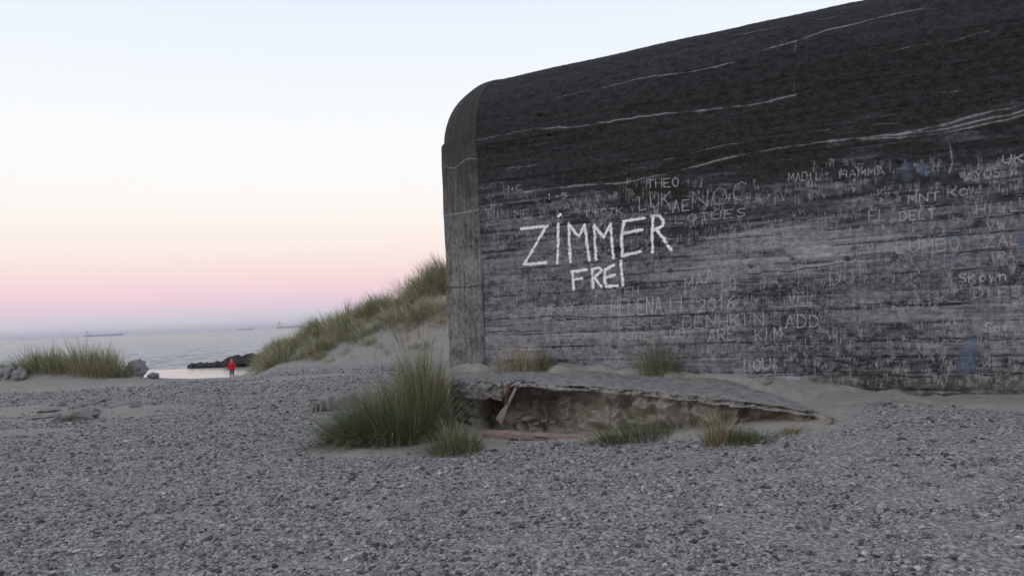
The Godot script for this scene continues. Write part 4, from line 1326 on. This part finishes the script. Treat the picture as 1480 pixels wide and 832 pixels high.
# ---------------------------------------------------------------- pebbles
func make_pebbles():
	var meshes := []
	for k in 3: meshes.append(rock_mesh(100 + k * 7, 1, 0.4, 4))
	var pm := mat(Color.WHITE, 0.85)
	pm.vertex_color_use_as_albedo = true
	var bufs := [PackedFloat32Array(), PackedFloat32Array(), PackedFloat32Array()]
	var zd0 := 2.9
	while zd0 < 34.0:
		var zd1 := zd0 + 0.5
		var n := int(0.72 * (zd1 * zd1 - zd0 * zd0) * minf(3800.0, 76000.0 / pow(zd0 + 0.25, 1.9)))
		for i in n:
			var zd := sqrt(lerpf(zd0 * zd0, zd1 * zd1, rng.randf()))
			var x := zd * rng.randf_range(-0.72, 0.72)
			# stones lie in drifts with sandy gaps, more open on the right
			var drift := nb.get_noise_2d(x * 0.9 + 80.0, zd * 1.5) + 0.5 * na.get_noise_2d(x * 3.0, zd * 6.0)
			if drift < lerpf(-0.34, 0.1, smoothstep(-0.5, 3.5, x)) + 0.1 * rng.randfn(): continue
			var w := wall_sd(x, zd)
			if w.y < 0.2 and w.x > -1.6: continue
			if w.x > -0.8 + 0.7 * w.y and w.x < 6.1 and w.y < front_d(w.x) + 0.05: continue
			var on_sand := sand_mask(x, zd) > 0.42
			if on_sand and rng.randf() < 0.88: continue
			var r: float = (0.0048 + 0.00031 * zd) * clampf(exp(rng.randfn(0, 0.55)), 0.5, 3.6)
			if on_sand: r *= 0.75
			var y := ground_h(x, zd) + r * 0.12 + (0.03 if on_sand else 0.0)
			var b := Basis.from_euler(Vector3(rng.randfn(0, 0.3), rng.randf() * TAU, rng.randfn(0, 0.3))) * Basis.from_scale(Vector3(r * rng.randf_range(1.0, 1.6), r * rng.randf_range(0.45, 0.8), r))
			var u := rng.randf()
			var g := rng.randf_range(0.11, 0.33)
			var c := Color(g, g * 0.955, g * 0.95)
			if u > 0.975: c = Color(0.45, 0.435, 0.41) * rng.randf_range(0.7, 1.1)
			elif u > 0.87: c = Color(0.27, 0.265, 0.26)
			elif u > 0.84: c = Color(0.15, 0.115, 0.11)
			elif u > 0.7: c = Color(0.062, 0.059, 0.06)
			bufs[i % 3].append_array([b.x.x, b.y.x, b.z.x, x, b.x.y, b.y.y, b.z.y, y, b.x.z, b.y.z, b.z.z, -zd, c.r, c.g, c.b, 1.0])
		zd0 = zd1
	var total := 0
	for k in 3:
		var mm := MultiMesh.new()
		mm.transform_format = MultiMesh.TRANSFORM_3D
		mm.use_colors = true
		mm.mesh = meshes[k]
		mm.instance_count = bufs[k].size() / 16
		mm.buffer = bufs[k]
		total += mm.instance_count
		var o := MultiMeshInstance3D.new()
		o.multimesh = mm
		o.material_override = pm
		o.name = numbered("pebbles")
		add_child(o)
		tag(o, "grey pebbles strewn over the gravel beach", "pebbles", "pebbles of the beach", "stuff")

# ---------------------------------------------------------------- planks, rust
func board_mesh(pts: Array, depth: float, rough := 0.006) -> ArrayMesh:
	# pts: [along, width, height] rings of a rounded rectangular section along x
	var v := PackedVector3Array()
	var uv := PackedVector2Array()
	var ring := 17
	for a in pts:
		for k in ring:
			var t := float(k) / (ring - 1) * TAU
			var ca := cos(t)
			var sa := sin(t)
			var p := Vector3(a[0], 0.5 * a[2] * signf(sa) * pow(absf(sa), 0.4), 0.5 * a[1] * signf(ca) * pow(absf(ca), 0.4))
			p.y += rough * nb.get_noise_2d(a[0] * 4.0, k * 1.3)
			v.append(p)
			uv.append(Vector2(a[0] * 0.7, float(k) / (ring - 1)))
	return grid_mesh(v, ring, pts.size(), uv)

func between(o: MeshInstance3D, a: Vector3, b: Vector3, side: Vector3):
	# o's x axis runs from a to b
	var x := (b - a).normalized()
	var y := side.cross(x).normalized()
	var z := x.cross(y)
	o.transform = Transform3D(Basis(x, y, z), a)

func make_small_things():
	# leaning narrow board, broad at the bottom
	var a := wall_front_place(746, 560, -0.03)
	var b := wall_front_place(721, 609, 0.06)
	var l := (b - a).length()
	var o := put(board_mesh([[0.0, 0.0, 0.0], [0.0, 0.045, 0.022], [l * 0.3, 0.05, 0.024], [l * 0.62, 0.06, 0.024], [l * 0.72, 0.1, 0.026], [l * 0.98, 0.125, 0.028], [l, 0.11, 0.026], [l, 0.0, 0.0]], 0.0), mats.wood, "wooden_board")
	between(o, a, b, wdir)
	o.rotate_object_local(Vector3.RIGHT, 0.25)
	tag(o, "narrow pale wooden board leaning in the hollow under the slab", "board")
	# fallen timber along the foot
	var c := on_ground(702, 633) + Vector3(0, 0.04, 0)
	var d := on_ground(852, 634) + Vector3(0, 0.02, 0)
	l = (d - c).length()
	var rings := [[0.0, 0.0, 0.0]]
	for k in 14:
		var f := k / 13.0
		rings.append([l * f + 0.02 * sin(k * 2.3), 0.14 + 0.02 * sin(k * 1.7), lerpf(0.12, 0.05, f) + 0.012 * sin(k * 2.9)])
	rings.append([l, 0.0, 0.0])
	var tm: StandardMaterial3D = mats.wood.duplicate()
	tm.albedo_color = col(0.82, 0.7, 0.66)
	o = put(board_mesh(rings, 0.0, 0.03), tm, "timber")
	between(o, c, d, Vector3(0, 0, 1))
	tag(o, "weathered pinkish timber lying in the sand before the hollow", "timber")
	# rusty iron hooked over the edge
	var r := Blades.new()
	var v := PackedVector3Array()
	var e := [wall_front_place(733, 556, -0.05), wall_front_place(735, 563, -0.06), wall_front_place(733, 570, -0.05), wall_front_place(731, 576, -0.03), wall_front_place(732, 584, 0.0)]
	for i in e.size():
		for k in 9:
			var t := k / 8.0 * TAU
			v.append(e[i] + (wdir * cos(t) + wnor * sin(t)) * (0.017 + 0.006 * sin(i * 2.0)))
	o = put(grid_mesh(v, 9, e.size()), mat(col(0.15, 0.065, 0.05), 0.9), "rusty_bar")
	tag(o, "short rusty red iron bar hooked over the slab edge beside the board", "iron bar")
	# small upright stone at the wall's foot
	var p := on_ground(1109, 556)
	rock("loose_stone", rock_mesh(401), mats.rock, p + Vector3(0, 0.03, 0), Vector3(0.07, 0.08, 0.05), 0.4, "small upright dark stone in the sand at the wall foot", "stone")
	for q in [[1185, 576, 0.05], [1279, 584, 0.06], [1275, 563, 0.05], [915, 551, 0.04], [935, 553, 0.03], [980, 552, 0.03], [1460, 690, 0.05], [1010, 770, 0.04], [405, 688, 0.03], [25, 776, 0.04]]:
		p = on_ground(q[0], q[1])
		rock("loose_stone", rock_mesh(410 + int(q[0])), mats.rock, p + Vector3(0, q[2] * 0.3, 0), Vector3(q[2] * 1.3, q[2] * 0.8, q[2]), q[0], "fist sized loose stone lying on the open gravel" if q[1] > 650 else "small loose stone in the drifted sand at the wall foot", "stone", "loose stones on the gravel" if q[1] > 650 else "loose stones at the wall foot")

# ---------------------------------------------------------------- ships far out
func make_ships():
	var hull := mat(col(0.16, 0.17, 0.2), 0.7)
	var red := mat(col(0.32, 0.16, 0.16), 0.7)
	var white := mat(col(0.6, 0.6, 0.6), 0.6)
	for a in [[122, 178, 3000.0, hull, "long low dark cargo ship on the horizon beyond the hummock", 0.9, 123], [400, 440, 3600.0, red, "reddish freighter with tall bridge on the horizon beside the dune", 1.3, 402], [344, 367, 4200.0, hull, "faint small ship on the horizon beyond the groyne", 0.8, 360]]:
		var q0 := at_depth(a[0], 483, a[2])
		var q1 := at_depth(a[1], 483, a[2])
		var l: float = q1.x - q0.x
		var h: float = 7.0 * a[5]
		var o := thing("ship", a[4], "ship", Vector3(q0.x, SEA, q0.z))
		# hull: pointed bow on the right, raised stern
		var v := PackedVector3Array()
		var n := 24
		for i in n:
			var f := i / (n - 1.0)
			var half := 8.0 * minf(1.0, minf((f + 0.03) * 12.0, (1.0 - f) * 7.0))
			var deck := h * (1.0 + 0.25 * smoothstep(0.85, 1.0, f) + 0.1 * (1.0 - smoothstep(0.0, 0.15, f)))
			var rake := 5.0 * smoothstep(0.85, 1.0, f)
			v.append(Vector3(f * l - rake, -1.0, half * 0.8)); v.append(Vector3(f * l, deck, half)); v.append(Vector3(f * l, deck, -half)); v.append(Vector3(f * l - rake, -1.0, -half * 0.8))
		put(grid_mesh(v, 4, n), a[3], "hull", o)
		var bx := BoxMesh.new()
		bx.size = Vector3(10, 11 * a[5], 12)
		var cx: float = at_depth(a[6], 483, a[2]).x - q0.x + 6.0
		put(bx, white, "bridge", o, Vector3(cx, h + 5.4 * a[5], 0))
		var fn := CylinderMesh.new()
		fn.top_radius = 1.6; fn.bottom_radius = 2.0; fn.height = 8.0 * a[5]
		put(fn, a[3], "funnel", o, Vector3(cx, h + 14.5 * a[5], 0))
		var mast := CylinderMesh.new()
		mast.top_radius = 0.4; mast.bottom_radius = 0.7; mast.height = 12.0
		put(mast, a[3], "mast", o, Vector3(l * 0.92, h * 1.2 + 5.0, 0))

# ---------------------------------------------------------------- the child by the water
func capsule_field(bones: Array, p: Vector3, k: float) -> float:
	var best := 9.0
	for b in bones:
		var a: Vector3 = b[0]
		var ab: Vector3 = b[1] - a
		var h := clampf((p - a).dot(ab) / maxf(ab.length_squared(), 1e-9), 0.0, 1.0)
		var d: float = (p - a - ab * h).length() - lerpf(b[2], b[3], h)
		var m := clampf(0.5 + 0.5 * (best - d) / k, 0.0, 1.0)
		best = lerpf(best, d, m) - k * m * (1.0 - m)
	return best

func field_mesh(bones: Array, cell: float, k: float) -> ArrayMesh:
	var lo := Vector3.ONE * 99.0
	var hi := Vector3.ONE * -99.0
	for b in bones:
		var r := Vector3.ONE * (maxf(b[2], b[3]) + cell * 2.5)
		lo = lo.min(b[0] - r).min(b[1] - r); hi = hi.max(b[0] + r).max(b[1] + r)
	var n := Vector3i(((hi - lo) / cell).ceil()) + Vector3i.ONE
	var f := PackedFloat32Array(); f.resize(n.x * n.y * n.z)
	for z in n.z:
		for y in n.y:
			for x in n.x: f[(z * n.y + y) * n.x + x] = capsule_field(bones, lo + Vector3(x, y, z) * cell, k)
	var ids := {}
	var v := PackedVector3Array()
	var idx := PackedInt32Array()
	var off := [0, 1, n.x, n.x + 1, n.x * n.y, n.x * n.y + 1, n.x * n.y + n.x, n.x * n.y + n.x + 1]
	var pos := [Vector3(0, 0, 0), Vector3(1, 0, 0), Vector3(0, 1, 0), Vector3(1, 1, 0), Vector3(0, 0, 1), Vector3(1, 0, 1), Vector3(0, 1, 1), Vector3(1, 1, 1)]
	var edges := [[0, 1], [2, 3], [4, 5], [6, 7], [0, 2], [1, 3], [4, 6], [5, 7], [0, 4], [1, 5], [2, 6], [3, 7]]
	for z in n.z - 1:
		for y in n.y - 1:
			for x in n.x - 1:
				var c := (z * n.y + y) * n.x + x
				var inn := 0
				for o in off: inn += int(f[c + o] < 0.0)
				if inn == 0 or inn == 8: continue
				var sum := Vector3.ZERO
				var cnt := 0
				for e in edges:
					var fa := f[c + off[e[0]]]
					var fb := f[c + off[e[1]]]
					if (fa < 0.0) != (fb < 0.0):
						sum += pos[e[0]].lerp(pos[e[1]], fa / (fa - fb)); cnt += 1
				ids[c] = v.size()
				v.append(lo + (Vector3(x, y, z) + sum / cnt) * cell)
	var step := [1, n.x, n.x * n.y]
	for c in ids:
		for a in 3:
			var u: int = step[(a + 1) % 3]
			var w: int = step[(a + 2) % 3]
			var q: int = c + step[a]
			if q >= f.size() or (f[c] < 0.0) == (f[q] < 0.0): continue
			if not (ids.has(c - u) and ids.has(c - w) and ids.has(c - u - w)): continue
			var i0: int = ids[c]
			var i1: int = ids[c - u]
			var i2: int = ids[c - u - w]
			var i3: int = ids[c - w]
			if f[c] < 0.0: idx.append_array([i0, i2, i1, i0, i3, i2])
			else: idx.append_array([i0, i1, i2, i0, i2, i3])
	return index_mesh(v, idx)

func make_person():
	var g := at_depth(335, 543.5, 40.0)
	g.y = surface_h(g.x, 40.0)
	var o := thing("person", "child in red hooded jacket, blue trousers and pink boots by the water", "person", g)
	o.scale = Vector3.ONE * 0.9
	# joints of a child 1.02 m tall, walking slowly, facing the camera
	var hipl: Vector3 = Vector3(-0.06, 0.46, 0.0); var hipr: Vector3 = Vector3(0.06, 0.46, 0.0)
	var knl: Vector3 = Vector3(-0.065, 0.26, 0.03); var knr: Vector3 = Vector3(0.07, 0.26, 0.02)
	var anl: Vector3 = Vector3(-0.065, 0.06, 0.04); var anr: Vector3 = Vector3(0.075, 0.06, -0.04)
	var shl: Vector3 = Vector3(-0.115, 0.74, 0.0); var shr: Vector3 = Vector3(0.115, 0.74, 0.0)
	var ell: Vector3 = Vector3(-0.19, 0.6, 0.02); var elr: Vector3 = Vector3(0.19, 0.6, 0.03)
	var wrl: Vector3 = Vector3(-0.185, 0.49, 0.08); var wrr: Vector3 = Vector3(0.22, 0.5, 0.1)
	var head: Vector3 = Vector3(0.0, 0.92, 0.01)
	var skin := mat(col(0.5, 0.32, 0.25), 0.6)
	var body := [[hipl, hipr, 0.075, 0.075], [Vector3(0, 0.46, 0), Vector3(0, 0.62, 0), 0.08, 0.085], [Vector3(0, 0.62, 0), Vector3(0, 0.72, 0), 0.085, 0.08], [shl, shr, 0.045, 0.045], [Vector3(0, 0.74, 0), Vector3(0, 0.84, 0.005), 0.035, 0.035],
		[Vector3(0, 0.95, -0.005), Vector3(0, 0.89, 0.015), 0.082, 0.066], [Vector3(0, 0.862, 0.03), Vector3(0, 0.87, 0.035), 0.04, 0.04], [Vector3(0, 0.925, 0.085), Vector3(0, 0.908, 0.096), 0.007, 0.012],
		[Vector3(-0.085, 0.915, 0.0), Vector3(-0.087, 0.9, 0.0), 0.016, 0.012], [Vector3(0.085, 0.915, 0.0), Vector3(0.087, 0.9, 0.0), 0.016, 0.012],
		[hipl, knl, 0.062, 0.045], [knl, anl, 0.045, 0.032], [hipr, knr, 0.062, 0.045], [knr, anr, 0.045, 0.032], [anl, anl + Vector3(0, -0.03, 0.08), 0.03, 0.025], [anr, anr + Vector3(0.01, -0.03, 0.08), 0.03, 0.025],
		[shl, ell, 0.038, 0.03], [ell, wrl, 0.03, 0.022], [shr, elr, 0.038, 0.03], [elr, wrr, 0.03, 0.022]]
	var bm := put(field_mesh(body, 0.014, 0.02), skin, "body", o)
	for e in [-1.0, 1.0]:
		var eye := SphereMesh.new()
		eye.radius = 0.009; eye.height = 0.018; eye.radial_segments = 12; eye.rings = 6
		put(eye, mat(col(0.03, 0.025, 0.02), 0.3), "eye", bm, Vector3(0.028 * e, 0.925, 0.075))
	put(field_mesh([[Vector3(-0.018, 0.884, 0.073), Vector3(0.018, 0.884, 0.073), 0.005, 0.005]], 0.003, 0.003), mat(col(0.35, 0.13, 0.12), 0.5), "mouth", bm)
	put(field_mesh([[Vector3(-0.04, 0.975, 0.055), Vector3(0.045, 0.975, 0.05), 0.025, 0.025], [Vector3(-0.07, 0.95, 0.03), Vector3(-0.06, 0.975, 0.03), 0.018, 0.02]], 0.008, 0.02), mat(col(0.12, 0.08, 0.04), 0.8), "hair", bm)
	# hands with five fingers, one closed round the bag's handle
	for sd in [-1.0, 1.0]:
		var w: Vector3 = wrl if sd < 0 else wrr
		var dn := (w - (ell if sd < 0 else elr)).normalized()
		var sidev := Vector3(0, 0, 1).cross(dn).normalized()
		var fw := sidev.cross(dn).normalized()
		var curl := 0.5 if sd < 0 else 1.3
		var bones := [[w, w + dn * 0.035, 0.017, 0.022]]
		for k in 4:
			var root := w + dn * 0.045 + fw * (k - 1.5) * 0.0125
			var ln: float = [0.022, 0.026, 0.024, 0.018][k]
			var d1: Vector3 = (dn * cos(curl * 0.5) + sidev * sin(curl * 0.5) * -sd)
			var d2: Vector3 = (dn * cos(curl * 1.4) + sidev * sin(curl * 1.4) * -sd)
			bones.append([root, root + d1 * ln, 0.006, 0.0055])
			bones.append([root + d1 * ln, root + d1 * ln + d2 * ln * 0.8, 0.0055, 0.0045])
		var tr_ := w + dn * 0.015 - fw * 0.02
		bones.append([tr_, tr_ + (dn - fw * 0.7).normalized() * 0.026, 0.0065, 0.0055])
		bones.append([tr_ + (dn - fw * 0.7).normalized() * 0.026, tr_ + (dn - fw * 0.7).normalized() * 0.026 + dn * 0.018, 0.0055, 0.005])
		put(field_mesh(bones, 0.0035, 0.004), skin, "hand", o)
	var red := mat(col(0.5, 0.015, 0.035), 0.75)
	put(field_mesh([[Vector3(-0.05, 0.45, 0), Vector3(0.05, 0.45, 0), 0.105, 0.105], [Vector3(0, 0.47, 0), Vector3(0, 0.7, 0), 0.115, 0.11], [shl, shr, 0.062, 0.062], [shl, ell, 0.056, 0.05], [ell, ell.lerp(wrl, 0.88), 0.05, 0.042], [shr, elr, 0.056, 0.05], [elr, elr.lerp(wrr, 0.88), 0.05, 0.042],
		[Vector3(-0.05, 0.79, -0.02), Vector3(0.05, 0.79, -0.02), 0.06, 0.06], [Vector3(0, 0.82, -0.05), Vector3(0, 0.94, -0.06), 0.085, 0.088], [Vector3(-0.07, 0.86, -0.01), Vector3(-0.07, 0.95, -0.01), 0.035, 0.035], [Vector3(0.07, 0.86, -0.01), Vector3(0.07, 0.95, -0.01), 0.035, 0.035], [Vector3(-0.06, 0.99, -0.01), Vector3(0.06, 0.99, -0.01), 0.035, 0.035]], 0.014, 0.03), red, "jacket", o)
	var blue := mat(col(0.12, 0.15, 0.24), 0.85)
	put(field_mesh([[hipl, hipr, 0.085, 0.085], [hipl, knl, 0.076, 0.06], [knl, anl + Vector3(0, 0.03, 0), 0.06, 0.05], [hipr, knr, 0.076, 0.06], [knr, anr + Vector3(0, 0.03, 0), 0.06, 0.05]], 0.014, 0.015), blue, "trousers", o)
	var pink := mat(col(0.55, 0.2, 0.27), 0.6)
	for an in [anl, anr]:
		put(field_mesh([[an + Vector3(0, 0.08, 0), an + Vector3(0, -0.01, 0), 0.052, 0.045], [an + Vector3(0, -0.02, 0), an + Vector3(0.004, -0.025, 0.09), 0.04, 0.034]], 0.01, 0.02), pink, "boot", o)
	# white bag hanging from the hand: a thing of its own
	var hand := g + wrr * 0.9 + Vector3(0.015, -0.05, 0.02)
	var bag := thing("bag", "small white bag hanging from the child's hand", "bag", hand + Vector3(0.03, -0.3, 0))
	put(field_mesh([[Vector3(-0.05, 0.06, 0), Vector3(0.05, 0.06, 0), 0.06, 0.06], [Vector3(-0.04, 0.17, 0), Vector3(0.04, 0.17, 0), 0.045, 0.045]], 0.012, 0.04), mat(col(0.7, 0.69, 0.66), 0.8), "pouch", bag)
	put(field_mesh([[Vector3(-0.05, 0.19, 0), Vector3(-0.02, 0.3, 0), 0.007, 0.007], [Vector3(-0.02, 0.3, 0), Vector3(0.05, 0.19, 0), 0.007, 0.007]], 0.005, 0.004), mat(col(0.7, 0.69, 0.66), 0.8), "handle", bag)
